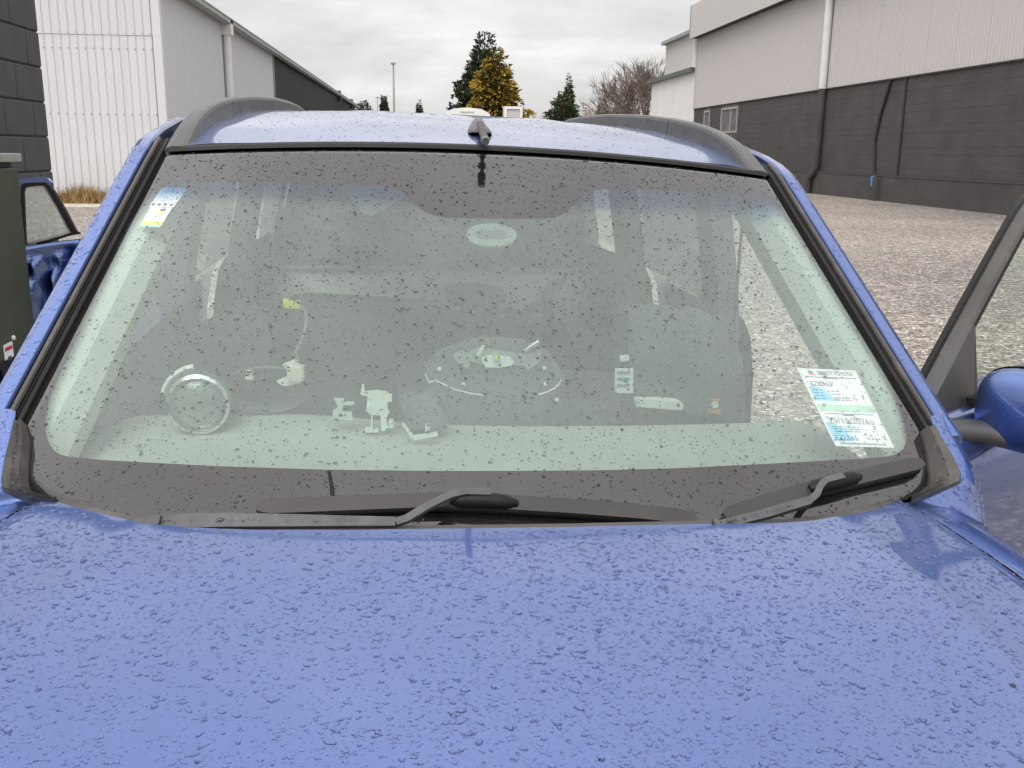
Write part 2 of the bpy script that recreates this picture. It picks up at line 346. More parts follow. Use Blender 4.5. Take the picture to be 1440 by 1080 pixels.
# ------------------------------------------------------------------ corrugated sheet helper
def sheet_mesh(name, w, h, pitch, rib, depth, mat):
    """ribbed sheet in the x-z plane facing -y, x from 0 to w"""
    pts = [(0, 0)]; k = int(round(w / pitch))
    for i in range(k):
        c = (i + 0.5) * pitch
        pts += [(c - rib, 0), (c - rib * 0.45, -depth), (c + rib * 0.45, -depth), (c + rib, 0)]
    pts.append((w, 0))
    V = [(x, y, 0) for x, y in pts] + [(x, y, h) for x, y in pts]; n = len(pts)
    me = bpy.data.meshes.new(name); me.from_pydata(V, [], [(i, i + 1, n + i + 1, n + i) for i in range(n - 1)]); me.materials.append(mat); me.update(); return me
M['white_sheet'] = pmat('white_ribbed_steel', (0.63, 0.635, 0.65), 0.45, var=0.05, scale=0.9, stretch=(1, 1, 0.15), dirt=((0.52, 0.51, 0.50), 2.2, 0.62))
M['white_sheet2'] = pmat('white_ribbed_steel_side', (0.60, 0.61, 0.625), 0.45, var=0.07, scale=0.8, stretch=(1, 1, 0.12))
M['dark_sheet'] = pmat('charcoal_ribbed_steel', (0.045, 0.042, 0.043), 0.5, var=0.12, scale=1.0, stretch=(1, 1, 0.2))
M['gutter'] = pmat('grey_gutter', (0.28, 0.30, 0.30), 0.5, var=0.1, scale=2)
M['pipe_white'] = pmat('white_downpipe', (0.72, 0.72, 0.71), 0.4, var=0.06, scale=3)
M['roof_sheet'] = pmat('grey_roof_steel', (0.30, 0.31, 0.32), 0.5, var=0.08, scale=1)
EH = 5.2                                                    # eave height of the white shed
shed = empty('metal_shed', (XS, YS, 0), 0, 'white ribbed steel shed with a darker lean-to continuing behind it', 'shed')
MB().box(-9, 0.06, 0, -0.06, 68, EH - 0.02).build('wall_frame', M['gutter'], shed)
lapz = wplane(150, 45, 1, YS)[2]
sm_lo = sheet_mesh('cladding_sheet', 0.76, lapz, 0.19, 0.034, 0.032, M['white_sheet']); sm_hi = sheet_mesh('cladding_sheet', 0.76, 9.0 - lapz, 0.19, 0.034, 0.032, M['white_sheet'])
for i in range(11):
    o = link(bpy.data.objects.new('cladding_sheet', sm_lo), shed); o.location = (-0.1 - 0.76 * (i + 1), -0.003 * (i % 2), 0.02)
    o = link(bpy.data.objects.new('cladding_sheet', sm_hi), shed); o.location = (-0.1 - 0.76 * (i + 1), -0.014 - 0.003 * (i % 2), lapz - 0.06)
b_ = MB(); b_.box(-0.14, -0.05, 0, 0.05, -0.035, 9.0); b_.box(0.035, -0.035, 0, 0.05, 0.14, EH); b_.build('corner_flashing', M['white_sheet'], shed)
def bolts(xs_, zs_):
    m_ = MB()
    for z in zs_:
        for x in xs_: m_.lathe([(0.018, 0), (0.018, -0.012), (0.006, -0.02)], (x, -0.032, z), 'y', 6)
    return m_
bolts([-0.1 - 0.76 * 9 + 0.19 * k + 0.095 for k in range(36)], [0.35, 2.1, lapz - 0.02, 3.6]).build('screw_heads', M['gutter'], shed)['kind'] = 'stuff'
ss = sheet_mesh('cladding_sheet', 0.76, EH - 0.05, 0.19, 0.034, 0.03, M['white_sheet2']); YD = wplane(385, 120, 0, XS)[1] - YS
k = int(YD / 0.76)
for i in range(k):
    o = link(bpy.data.objects.new('cladding_sheet', ss), shed); o.rotation_euler = (0, 0, math.pi / 2); o.location = (0.0 + 0.003 * (i % 2), 0.14 + 0.76 * i, 0.02)
dk = sheet_mesh('cladding_sheet', 1.52, EH - 0.05, 0.19, 0.034, 0.03, M['dark_sheet'])
for i in range(32):
    o = link(bpy.data.objects.new('cladding_sheet', dk), shed); o.rotation_euler = (0, 0, math.pi / 2); o.location = (0.0 + 0.003 * (i % 2), 0.2 + 0.76 * k + 1.52 * i, 0.02)
MB().box(0.0, 0.76 * k + 0.10, 0, 0.07, 0.76 * k + 0.24, EH).build('joint_flashing', M['gutter'], shed)
MB().add([(0.34, -0.1, EH - 0.02), (0.34, 69, EH - 0.02), (-9, 69, EH + 2.6), (-9, -0.1, EH + 2.6), (0.34, -0.1, EH + 0.04), (0.34, 69, EH + 0.04), (-9, 69, EH + 2.66), (-9, -0.1, EH + 2.66)],
         [(0, 1, 2, 3), (4, 5, 6, 7), (0, 1, 5, 4), (1, 2, 6, 5), (2, 3, 7, 6), (3, 0, 4, 7)]).build('roof', M['roof_sheet'], shed)
MB().add(*(lambda P: (P, [(0, 1, 2, 3), (4, 5, 6, 7), (0, 1, 5, 4), (1, 2, 6, 5), (2, 3, 7, 6), (3, 0, 4, 7)]))(
    [(x, y, z) for y in (-0.12, 69) for x, z in ((0.18, EH - 0.16), (0.34, EH - 0.12), (0.34, EH + 0.0), (0.18, EH - 0.0))])).build('gutter', M['gutter'], shed)
yp = wplane(320, 80, 0, XS + 0.15)[1] - YS
m_ = MB(); m_.tube([(0.16, yp, 0), (0.16, yp, EH - 0.5), (0.16, yp, EH - 0.12)], 0.12, 12); m_.build('downpipe', M['pipe_white'], shed, auto=40)
MB().box(0.02, yp - 0.17, EH - 0.45, 0.34, yp + 0.17, EH - 0.02).build('rainwater_head', M['pipe_white'], shed)
for yy in (48.0, 60.0): MB().box(0.05, yy, EH - 0.5, 0.3, yy + 0.3, EH + 0.25).build('rainwater_head', M['dark_sheet'], shed)

# dry grass along its foot
M['straw'] = pmat('dry_straw_grass', (0.33, 0.22, 0.09), 0.9, var=0.35, scale=4)
nb = 5200; gx = rng.uniform(XS - 5.0, XS + 0.1, nb); gy = YS - 0.10 - np.abs(rng.normal(0, 0.22, nb)); hh = rng.uniform(0.12, 0.50, nb) * (0.6 + 0.5 * np.sin(gx * 2.1) ** 2)
an = rng.uniform(0, 6.28, nb); le = rng.normal(0, 0.12, (nb, 2)); w_ = 0.012
A = np.stack([gx - w_ * np.cos(an), gy - w_ * np.sin(an), np.zeros(nb)], 1); B = np.stack([gx + w_ * np.cos(an), gy + w_ * np.sin(an), np.zeros(nb)], 1); C_ = np.stack([gx + le[:, 0], gy + le[:, 1], hh], 1)
Vg = np.stack([A, B, C_], 1).reshape(-1, 3); gr = mk_tris('dry_grass', Vg, np.arange(nb * 3).reshape(-1, 3), M['straw'], None, False); tag(gr, 'dry straw coloured grass along the foot of the white shed', 'grass', None, 'stuff')

# ------------------------------------------------------------------ right building
XR = 13.9
M['grey_sheet'] = pmat('warm_grey_ribbed_steel', (0.55, 0.525, 0.515), 0.5, var=0.04, scale=0.8, stretch=(1, 1, 0.12))
M['grey_sheet_hi'] = pmat('warm_grey_upper_steel', (0.53, 0.51, 0.50), 0.5, var=0.04, scale=0.8, stretch=(1, 1, 0.12))
M['dark_wall'] = pmat('charcoal_painted_masonry', (0.068, 0.063, 0.062), 0.8, var=0.2, scale=1.4, bump=0.3, bscale=30, dirt=((0.12, 0.112, 0.108), 1.8, 0.64))
M['plinth'] = pmat('charcoal_plinth', (0.066, 0.061, 0.060), 0.8, var=0.2, scale=1.1, bump=0.3, bscale=25, dirt=((0.11, 0.10, 0.095), 2.6, 0.66))
M['joint_light'] = pmat('pale_joint', (0.15, 0.14, 0.138), 0.8, var=0.3, scale=3)
M['soffit'] = pmat('dark_soffit', (0.03, 0.028, 0.028), 0.7)
M['alu'] = pmat('grey_aluminium', (0.42, 0.42, 0.43), 0.4, metal=0.3, var=0.05)
M['window_glass'] = pmat('dark_window_glass', (0.02, 0.024, 0.024), 0.08, spec=0.35, var=0.2, scale=2)
YE = 50.0; Y0 = 16.0; ZW = 3.565
rb = empty('warehouse', (XR, YE, 0), 0, 'big warehouse with pale grey ribbed cladding over a charcoal block wall', 'warehouse')
MB().box(0.12, Y0 - YE, 0, 22, -0.05, 8.6).build('wall_frame', M['soffit'], rb)
gs = sheet_mesh('cladding_sheet', 0.75, 7.35 - ZW, 0.15, 0.03, 0.026, M['grey_sheet'])
for i in range(int((YE - Y0) / 0.75)):
    o = link(bpy.data.objects.new('cladding_sheet', gs), rb); o.rotation_euler = (0, 0, -math.pi / 2); o.location = (0.002 * (i % 2), -0.06 - 0.75 * i, ZW)
uz = wplane(975, 53, 0, XR - 0.42)[2]
gu = sheet_mesh('upper_sheet', 0.75, 1.6, 0.15, 0.03, 0.026, M['grey_sheet_hi'])
for i in range(int((YE - Y0) / 0.75)):
    o = link(bpy.data.objects.new('cladding_sheet', gu), rb); o.rotation_euler = (0, 0, -math.pi / 2); o.location = (-0.42 + 0.002 * (i % 2), 0.0 - 0.75 * i, uz)
MB().box(-0.40, Y0 - YE, uz + 0.02, 0.3, 0.02, uz + 0.10).build('soffit', M['soffit'], rb)
MB().box(-0.46, 0.0, uz - 0.02, -0.38, 0.08, uz + 1.6).build('corner_flashing', M['gutter'], rb)
MB().box(-0.06, -0.1, ZW, 0.1, 0.06, 7.4).build('corner_flashing', M['grey_sheet'], rb)
MB().box(-0.05, Y0 - YE, ZW - 0.03, 0.05, 0.0, ZW + 0.012).build('flashing', M['soffit'], rb)
# masonry: long courses between pilaster joints, joints recessed
bays = [0.0, wplane(1042, 165, 0, XR)[1] - YE, wplane(1125, 190, 0, XR)[1] - YE, wplane(1160, 190, 0, XR)[1] - YE, wplane(1268, 180, 0, XR)[1] - YE, Y0 - YE]
win = [(wplane(1014, 170, 0, XR)[1] - YE, wplane(1037, 170, 0, XR)[1] - YE), (wplane(990, 170, 0, XR)[1] - YE, wplane(998, 170, 0, XR)[1] - YE)]
wz0, wz1 = wplane(1026, 187, 0, XR)[2], wplane(1026, 151, 0, XR)[2]
MB().box(0.010, Y0 - YE, 0.72, 0.1, 0, ZW).build('joint_core', M['joint_light'], rb)
nrow = 14; rh = (ZW - 0.78) / nrow
for bi in range(len(bays) - 1):
    ya, yb = bays[bi + 1], bays[bi]
    for r_ in range(nrow):
        z0 = 0.78 + r_ * rh; m_ = MB(); segs = [(ya + 0.04, yb - 0.04)]
        if z0 + rh > wz0 and z0 < wz1:
            for (f_, n_) in [(w[0], w[1]) for w in win]:
                lo, hi = min(f_, n_), max(f_, n_); ns = []
                for a, b in segs:
                    if hi <= a or lo >= b: ns.append((a, b))
                    else:
                        if lo > a: ns.append((a, lo))
                        if hi < b: ns.append((hi, b))
                segs = ns
        for a, b in segs: MB().box(0.002 * ((r_ * 7 + bi * 3) % 3), a - 0.025, z0 + 0.006, 0.09, b + 0.025, z0 + rh - 0.006).build('block_course', M['dark_wall'], rb)
MB().box(-0.10, Y0 - YE, -0.1, 0.1, 0.0, 0.74).build('plinth', M['plinth'], rb)
MB().box(-0.115, Y0 - YE, 0.735, 0.1, 0.0, 0.775).build('plinth_cap', M['dark_wall'], rb)
for (f_, n_), nm in zip(win, ('a', 'b')):
    lo, hi = min(f_, n_), max(f_, n_); t_ = 0.09
    m_ = MB(); m_.box(-0.03, lo, wz0, 0.08, lo + t_, wz1); m_.box(-0.03, hi - t_, wz0, 0.08, hi, wz1); m_.box(-0.03, lo + t_, wz0, 0.08, hi - t_, wz0 + t_); m_.box(-0.03, lo + t_, wz1 - t_, 0.08, hi - t_, wz1)
    if hi - lo > 1.5: md = lo + (hi - lo) * 0.42; m_.box(-0.025, md - 0.05, wz0 + t_, 0.08, md + 0.05, wz1 - t_)
    wf = m_.build('window', M['alu'], rb)
    if hi - lo > 1.5:
        MB().box(0.03, lo + t_, wz0 + t_, 0.05, md - 0.05, wz1 - t_).build('pane', M['window_glass'], wf); MB().box(0.03, md + 0.05, wz0 + t_, 0.05, hi - t_, wz1 - t_).build('pane', M['window_glass'], wf)
    else: MB().box(0.03, lo + t_, wz0 + t_, 0.05, hi - t_, wz1 - t_).build('pane', M['alu'], wf)
yd = wplane(1163, 120, 0, XR)[1] - YE
MB().tube([(-0.16, yd, ZW), (-0.16, yd, uz + 0.05)], 0.13, 12).build('downpipe', M['pipe_white'], rb, auto=40)
MB().tube([(-0.14, yd, ZW), (-0.14, yd, 0.98), (-0.18, yd + 0.1, 0.75), (-0.24, yd + 0.38, 0.52), (-0.24, yd + 0.40, 0.0)], 0.12, 10).build('downpipe', M['dark_wall'], rb, auto=40)
cb = [wplane(u, v, 0, XR - 0.05) - np.array([XR, YE, 0]) for u, v in ((1253, 112), (1246, 135), (1237, 165), (1230, 200), (1229, 240), (1229, 279))]
MB().tube(cb, 0.045, 6).build('cable', M['soffit'], rb)
cb2 = [c + np.array([-0.09, 0, 0]) for c in cb[4:]]
M['blue_tape'] = pmat('blue_tape', (0.05, 0.22, 0.40), 0.5)
ct = wplane(1228, 248, 0, XR - 0.16) - np.array([XR, YE, 0]); ctb = wplane(1228, 262, 0, XR - 0.16) - np.array([XR, YE, 0])
MB().tube([ctb, ct], 0.085, 8).build('tap_marker', M['blue_tape'], rb)
MB().box(-0.22, ct[1] - 0.35, 0, -0.08, ct[1] - 0.1, 0.72).build('buttress', M['plinth'], rb)
cr2 = [wplane(u, v, 0, XR - 0.03) - np.array([XR, YE, 0]) for u, v in ((1275, 108), (1268, 180), (1261, 248))]
MB().tube(cr2, 0.035, 5).build('conduit', M['soffit'], rb)

# ------------------------------------------------------------------ white building beyond, with grey upper storey
M['white_wall'] = pmat('white_painted_wall', (0.80, 0.80, 0.79), 0.7, var=0.04, scale=0.6)
M['green_gutter'] = pmat('dark_green_gutter', (0.08, 0.11, 0.105), 0.5)
wbld = empty('white_building', (XR, 50.1, 0), 0, 'white walled building with grey upper storey beyond the warehouse end', 'building')
ye = 59.8 - 50.1
MB().box(0, 0.0, 0, 8, ye, 5.5).build('wall', M['white_wall'], wbld)
MB().box(-0.28, -0.0, 5.42, 0.1, ye + 0.1, 5.62).build('gutter', M['green_gutter'], wbld)
MB().add([(-0.2, 0, 5.62), (-0.2, ye, 5.62), (3, ye, 6.0), (3, 0, 6.0)], [(0, 1, 2, 3)]).build('lean_to_roof', M['roof_sheet'], wbld)
ysx = 65.2 - 50.1
us = sheet_mesh('cladding_sheet', 0.75, 3.2, 0.15, 0.03, 0.026, M['grey_sheet'])
MB().box(2.16, -2, 5.0, 9, ysx - 0.05, 8.25).build('upper_wall', M['soffit'], wbld)
for i in range(int(ysx / 0.75)):
    o = link(bpy.data.objects.new('cladding_sheet', us), wbld); o.rotation_euler = (0, 0, -math.pi / 2); o.location = (2.1, ysx - 0.75 * i, 5.1)
MB().box(1.8, -2, 8.25, 9, ysx + 0.2, 8.45).build('eave', M['gutter'], wbld)
pd = wplane(977, 75, 0, XR + 0.2)
MB().tube([(0.0, 0.12, 5.6), (0.0, 0.12, uz)], 0.16, 8).build('downpipe', M['pipe_white'], wbld)

# ------------------------------------------------------------------ trees
M['bark'] = pmat('brown_bark', (0.12, 0.085, 0.06), 0.9, var=0.3, scale=6)
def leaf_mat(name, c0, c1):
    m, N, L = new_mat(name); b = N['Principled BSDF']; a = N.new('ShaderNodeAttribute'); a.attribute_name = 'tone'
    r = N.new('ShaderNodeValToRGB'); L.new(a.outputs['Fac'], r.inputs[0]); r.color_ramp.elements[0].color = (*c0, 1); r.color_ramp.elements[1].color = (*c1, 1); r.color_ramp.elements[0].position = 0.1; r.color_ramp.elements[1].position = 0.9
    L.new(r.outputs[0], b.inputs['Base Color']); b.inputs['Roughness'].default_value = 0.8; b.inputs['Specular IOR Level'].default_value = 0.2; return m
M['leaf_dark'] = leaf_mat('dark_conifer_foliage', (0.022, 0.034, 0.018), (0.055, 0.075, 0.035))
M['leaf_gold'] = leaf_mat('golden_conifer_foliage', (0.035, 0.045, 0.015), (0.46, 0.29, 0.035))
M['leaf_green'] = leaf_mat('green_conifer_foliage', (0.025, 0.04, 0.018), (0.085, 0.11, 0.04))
def conifer(name, label, x, y, h, rad, mat, nspray, base=0.06, power=1.0, spray=0.5, up=0.2, group=None, droop=0.0, seed=1, lean=0.0):
    r_ = np.random.default_rng(seed)
    root = empty(name, (x, y, 0), 0, label, 'tree', group)
    m_ = MB(); m_.tube([(0, 0, 0), (lean * 0.4, 0, h * 0.5), (lean * 0.9, 0, h * 0.93)], [h * 0.022, h * 0.014, 0.02], 8)
    for q in range(40):
        t = r_.uniform(0.06, 0.9); a = r_.uniform(0, 6.28); rr = rad * (1 - t) ** power * 0.8
        m_.tube([(lean * t, 0, h * t), (lean * t + rr * math.cos(a), rr * math.sin(a), h * t + rr * (up - droop * 0.3))], [0.05, 0.015], 5)
    m_.build('trunk', M['bark'], root)
    Vs, Ts, tone = [], [], []; cnt = 0
    lob = r_.uniform(0, 6.28, 3)
    for q in range(nspray):
        t = base + (1 - base) * (1 - math.sqrt(r_.uniform(0, 1))) ; t = min(t, 0.995)
        a = r_.uniform(0, 6.28)
        env = rad * (1 - t) ** power * (1 + 0.20 * math.sin(3 * a + lob[0] + t * 9) + 0.13 * math.sin(5 * a + lob[1] - t * 17) + 0.10 * math.sin(t * 42 + lob[2] + a))
        if t < base + 0.10: env *= 0.7 + 0.3 * (t - base) / 0.10
        f = r_.uniform(0.25, 1.0) ** 0.55
        c = np.array([lean * t + env * f * math.cos(a), env * f * math.sin(a), h * t + up * env * f * 0.5])
        outd = unit([math.cos(a), math.sin(a), up - droop + r_.normal(0, 0.25)])
        side = unit(np.cross(outd, [0, 0, 1.0])); upn = np.cross(side, outd)
        sz = spray * (0.55 + 0.7 * r_.uniform()) * (0.45 + 0.55 * (1 - t))
        b0 = r_.normal(0, 0.22)
        for j in range(7):
            s1 = r_.uniform(-0.55, 0.55); d1 = r_.uniform(-0.2, 0.6); u1 = r_.uniform(-0.12, 0.22)
            p = c + sz * (d1 * outd + s1 * side + u1 * upn)
            dirn = unit(outd + 1.2 * s1 * side + r_.normal(0, 0.35, 3)); sd = unit(np.cross(dirn, r_.normal(0, 1, 3)))
            l, w = sz * r_.uniform(0.3, 0.6), sz * r_.uniform(0.09, 0.20)
            Vs += [p - sd * w, p + sd * w, p + dirn * l + sd * w * 0.3, p + dirn * l - sd * w * 0.3]
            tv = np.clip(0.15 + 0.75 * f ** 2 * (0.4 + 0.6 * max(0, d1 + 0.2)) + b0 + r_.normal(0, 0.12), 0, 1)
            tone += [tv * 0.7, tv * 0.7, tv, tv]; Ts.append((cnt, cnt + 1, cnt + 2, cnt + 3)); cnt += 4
    mk_tris('crown', Vs, Ts, mat, root, False, {'tone': tone})
    return root
def gpos(u, y): p = wplane(u, 200, 1, y); return p[0]
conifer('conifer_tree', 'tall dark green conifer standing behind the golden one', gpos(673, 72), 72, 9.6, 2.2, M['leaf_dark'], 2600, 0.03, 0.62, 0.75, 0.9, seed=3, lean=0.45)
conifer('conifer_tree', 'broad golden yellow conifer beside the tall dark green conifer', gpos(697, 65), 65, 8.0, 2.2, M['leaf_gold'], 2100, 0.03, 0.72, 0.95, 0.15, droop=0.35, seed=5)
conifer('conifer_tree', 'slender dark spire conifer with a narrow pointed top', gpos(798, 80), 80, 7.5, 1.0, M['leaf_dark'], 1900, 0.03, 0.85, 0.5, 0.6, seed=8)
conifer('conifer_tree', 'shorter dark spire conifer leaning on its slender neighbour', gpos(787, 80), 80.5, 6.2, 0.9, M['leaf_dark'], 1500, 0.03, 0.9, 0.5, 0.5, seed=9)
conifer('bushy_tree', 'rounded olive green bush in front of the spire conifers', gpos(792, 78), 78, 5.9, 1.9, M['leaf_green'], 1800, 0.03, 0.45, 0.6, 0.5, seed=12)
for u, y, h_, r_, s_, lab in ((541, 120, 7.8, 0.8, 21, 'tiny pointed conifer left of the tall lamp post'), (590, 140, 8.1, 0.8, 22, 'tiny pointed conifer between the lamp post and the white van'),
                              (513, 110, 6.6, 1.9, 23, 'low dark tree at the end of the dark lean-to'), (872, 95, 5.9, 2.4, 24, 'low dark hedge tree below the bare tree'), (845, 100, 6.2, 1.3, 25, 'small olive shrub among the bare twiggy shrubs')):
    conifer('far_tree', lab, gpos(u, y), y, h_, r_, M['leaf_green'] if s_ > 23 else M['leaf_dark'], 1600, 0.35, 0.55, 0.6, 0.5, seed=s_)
M['twig'] = pmat('grey_brown_twigs', (0.19, 0.15, 0.125), 0.9, var=0.2, scale=5)
def bare_tree(name, label, x, y, h, spread, seed, nmain=7, depth=4, r0=0.16, trunk=0.16):
    r_ = random.Random(seed); root = empty(name, (x, y, 0), 0, label, 'tree')
    tm = MB(); tm.tube([(0, 0, 0), (0.05, 0, h * trunk * 0.5), (0, 0, h * trunk)], [r0 * 1.2, r0, r0], 8); tm.build('trunk', M['bark'], root)
    bmB = MB()
    def grow(p, d, l, r, k):
        q = p + d * l * 0.5 + np.array([r_.gauss(0, 0.04), r_.gauss(0, 0.04), 0.02]) * l; e = p + d * l + np.array([0, 0, 0.06 * l])
        bmB.tube([p, q, e], [r, r * 0.8, r * 0.6], 3, cap=False)
        if k == 0: return
        for _ in range(3 if k > 1 else 4):
            nd = unit(d + np.array([r_.gauss(0, 0.42), r_.gauss(0, 0.42), r_.gauss(0.10, 0.28)])); grow(p + (e - p) * r_.uniform(0.55, 1.0), nd, l * r_.uniform(0.6, 0.85), max(r * 0.6, 0.014), k - 1)
    for i in range(nmain):
        a = i * 6.28 / nmain + r_.uniform(-0.3, 0.3); tilt = r_.uniform(0.15, 0.9) * spread
        grow(np.array([0, 0, h * trunk]), unit([math.cos(a) * tilt, math.sin(a) * tilt, 1.0]), h * 0.30, r0 * 0.55, depth)
    bmB.build('branches', M['twig'], root); return root
bare_tree('bare_tree', 'large bare winter tree with dense twigs beside the white building', gpos(911, 72), 72, 8.0, 1.15, 4, 14, 5, 0.17)
bare_tree('bare_shrub', 'low bare twiggy shrub beside the olive shrub', gpos(838, 96), 96, 6.6, 1.3, 6, 7, 3, 0.07, 0.3)
bare_tree('bare_shrub', 'thin bare shrub between the low hedge and bare tree', gpos(858, 92), 92, 6.4, 1.3, 9, 6, 3, 0.06, 0.3)
bare_tree('bare_shrub', 'faint bare shrub left of the spire conifers', gpos(752, 105), 105, 6.0, 1.4, 13, 6, 3, 0.05, 0.3)

# ------------------------------------------------------------------ lamp posts, far box, van
M['steel'] = pmat('galvanised_post', (0.40, 0.41, 0.42), 0.45, metal=0.4, var=0.05)
def lamp_post(u, y, vtop, r, label):
    x = gpos(u, y); h_ = wplane(u, vtop, 1, y)[2]
    root = empty('lamp_post', (x, y, 0), 0, label, 'lamp post')
    MB().tube([(0, 0, 0), (0, 0, h_ * 0.5), (0, 0, h_ - 0.1)], [r, r * 0.75, r * 0.45], 10).build('pole', M['steel'], root, auto=40)
    MB().bbox(-0.22, -0.4, h_ - 0.10, 0.22, 0.3, h_ + 0.06, 0.04).build('lamp_head', M['gutter'], root)
lamp_post(555, 95, 89, 0.16, 'tall grey lamp post beyond the car roof')
lamp_post(532, 150, 137, 0.12, 'short faint lamp post left of the tall lamp post')
pb = wplane(722, 160, 1, 62)
root = empty('utility_box', (pb[0], 62, 0), 0, 'slim white framed box with grey panel right of the golden conifer', 'box')
hb = wplane(722, 149.5, 1, 62)[2]; wbx = 25 / F * 62 / 2
m_ = MB(); m_.box(-wbx, 0, 0, -wbx + 0.16, 1.2, hb); m_.box(wbx - 0.16, 0, 0, wbx, 1.2, hb); m_.box(-wbx + 0.16, 0, hb - 0.16, wbx - 0.16, 1.2, hb); m_.build('frame', M['white_wall'], root)
MB().box(-wbx + 0.16, 0.08, 0, wbx - 0.16, 1.1, hb - 0.16).build('panel', M['grey_sheet'], root)
vp = wplane(657, 158, 1, 36.0); vtop = wplane(657, 151, 1, 36)[2]
van = empty('parked_van', (vp[0], 36, 0), 0, 'white high roofed van parked beyond the car roof', 'van')
M['van_white'] = pmat('white_van_paint', (0.82, 0.82, 0.82), 0.25, var=0.03, coat=0.6)
hw = 0.93; zt = vtop
prof = [(-hw, 0.4), (-hw - 0.03, 1.2), (-hw, 2.35), (-hw + 0.02, zt - 0.42), (-hw + 0.12, zt - 0.20), (-0.52, zt - 0.05), (0, zt), (0.52, zt - 0.05), (hw - 0.12, zt - 0.20), (hw - 0.02, zt - 0.42), (hw, 2.35), (hw + 0.03, 1.2), (hw, 0.4)]
MB().prism(prof, 0, 4.8, 1).build('body', M['van_white'], van, auto=35)
MB().box(-0.25, -0.03, zt - 0.16, 0.25, 0.01, zt - 0.11).build('brake_light', M['cream'], van)
for sx in (-1, 1):
    MB().box(sx * 0.45 - 0.33, -0.02, 1.3, sx * 0.45 + 0.33, 0.01, 1.95).build('window', M['window_glass'], van)
    MB().box(sx * 0.82 - 0.07, -0.03, 0.9, sx * 0.82 + 0.07, 0.01, 1.25).build('tail_light', M['red'], van)
    for yy in (0.9, 3.9):
        w = MB().lathe([(0.33, -0.1), (0.35, 0), (0.33, 0.1)], (sx * 0.84, yy, 0.35), 'x', 20).build('wheel', M['rubber'], van)
MB().box(-0.95, -0.1, 0.35, 0.95, 0.05, 0.6).build('bumper', M['black'], van)

# ------------------------------------------------------------------ electrical cabinet
M['cab_green'] = pmat('dark_green_cabinet_paint', (0.042, 0.056, 0.032), 0.5, var=0.10, scale=4, bump=0.08, bscale=60)
M['cab_lid'] = pmat('cabinet_lid_edge', (0.30, 0.31, 0.27), 0.5, var=0.1)
cbx = -2.03; cyf = 5.1
cab = empty('electrical_cabinet', (cbx, cyf, 0), 0, 'dark green steel electrical cabinet with danger label against the block wall', 'cabinet')
ctop = wplane(26, 224, 0, cbx)[2]; cbot = wplane(42, 489, 0, cbx)[2]
MB().bbox(-0.20, -0.95, cbot, 0.0, 0.0, ctop - 0.04, 0.008).build('body', M['cab_green'], cab)
MB().bbox(-0.22, -0.97, ctop - 0.012, 0.02, 0.02, ctop + 0.03, 0.006).build('lid', M['cab_lid'], cab)
MB().box(-0.19, -0.94, ctop - 0.05, -0.02, -0.02, ctop - 0.01).build('vent_gap', M['black'], cab)
MB().box(-0.19, -0.92, 0, -0.015, -0.03, cbot + 0.005).build('plinth', M['black'], cab)
# danger label
lc = [wplane(u, v, 0, cbx) - np.array([cbx, cyf, 0]) for u, v in ((4, 487), (16, 479), (20, 499), (8, 507))]
ya, yb_ = lc[0][1], lc[1][1]; za, zb = (lc[2][2] + lc[3][2]) / 2, (lc[0][2] + lc[1][2]) / 2
def font_mesh(body, size=1.0):
    cu = bpy.data.curves.new('lettering', 'FONT'); cu.body = body; cu.size = size; cu.resolution_u = 2; cu.fill_mode = 'FRONT'
    ob = bpy.data.objects.new('lettering', cu); COL.objects.link(ob); bpy.context.view_layer.update()
    me = bpy.data.meshes.new_from_object(ob.evaluated_get(bpy.context.evaluated_depsgraph_get()))
    V = np.array([v.co[:] for v in me.vertices]); Fc = [tuple(p.vertices) for p in me.polygons]
    bpy.data.objects.remove(ob); bpy.data.curves.remove(cu); bpy.data.meshes.remove(me)
    return V[:, :2], Fc
m_ = MB(); m_.box(0.001, ya, za, 0.004, yb_, zb, 0); zm = za + (zb - za) * 0.55
m_.box(0.004, ya + 0.01, zm, 0.0055, yb_ - 0.01, zb - 0.015, 1)
Vt, Ft = font_mesh('DANGER'); wt = Vt[:, 0].max() - Vt[:, 0].min(); sc = (abs(yb_ - ya) - 0.06) / wt
m_.add([(0.007, ya + 0.03 + (a - Vt[:, 0].min()) * sc, zm + 0.03 + b * sc * 1.4) for a, b in Vt], Ft, 0)
for q in range(2): m_.box(0.004, ya + 0.03, zm - 0.05 - 0.05 * q, 0.0055, yb_ - 0.03 - 0.03 * q, zm - 0.03 - 0.05 * q, 2)
m_.build('danger_label', [M['paper'], M['red'], M['ink']], cab)
MB().lathe([(0.012, 0), (0.012, 0.01), (0.004, 0.014)], (0, -0.28, wplane(46, 462, 0, cbx)[2]), 'x', 8).build('bolt', M['paper'], cab)

# ================================================================== THE CAR (local frame: x right, y to the rear, z up)
car = empty('blue_car', (0, 0, 0), 0, 'wet blue station wagon with black roof rails and its passenger door open', 'car')
_o = c2w((0, 0, -ZO)); _mw = Matrix.Identity(4)
for i in range(3):
    for j in range(3): _mw[i][j] = MC[i, j]
    _mw[i][3] = _o[i]
car.matrix_world = _mw
bpy.context.view_layer.update()
def cl(p): p = np.array(p, float); p = p.copy(); p[..., 2] += ZO; return p        # z level -> car local
def sm(a, b, x): t = np.clip((x - a) / (b - a), 0, 1); return t * t * (3 - 2 * t)

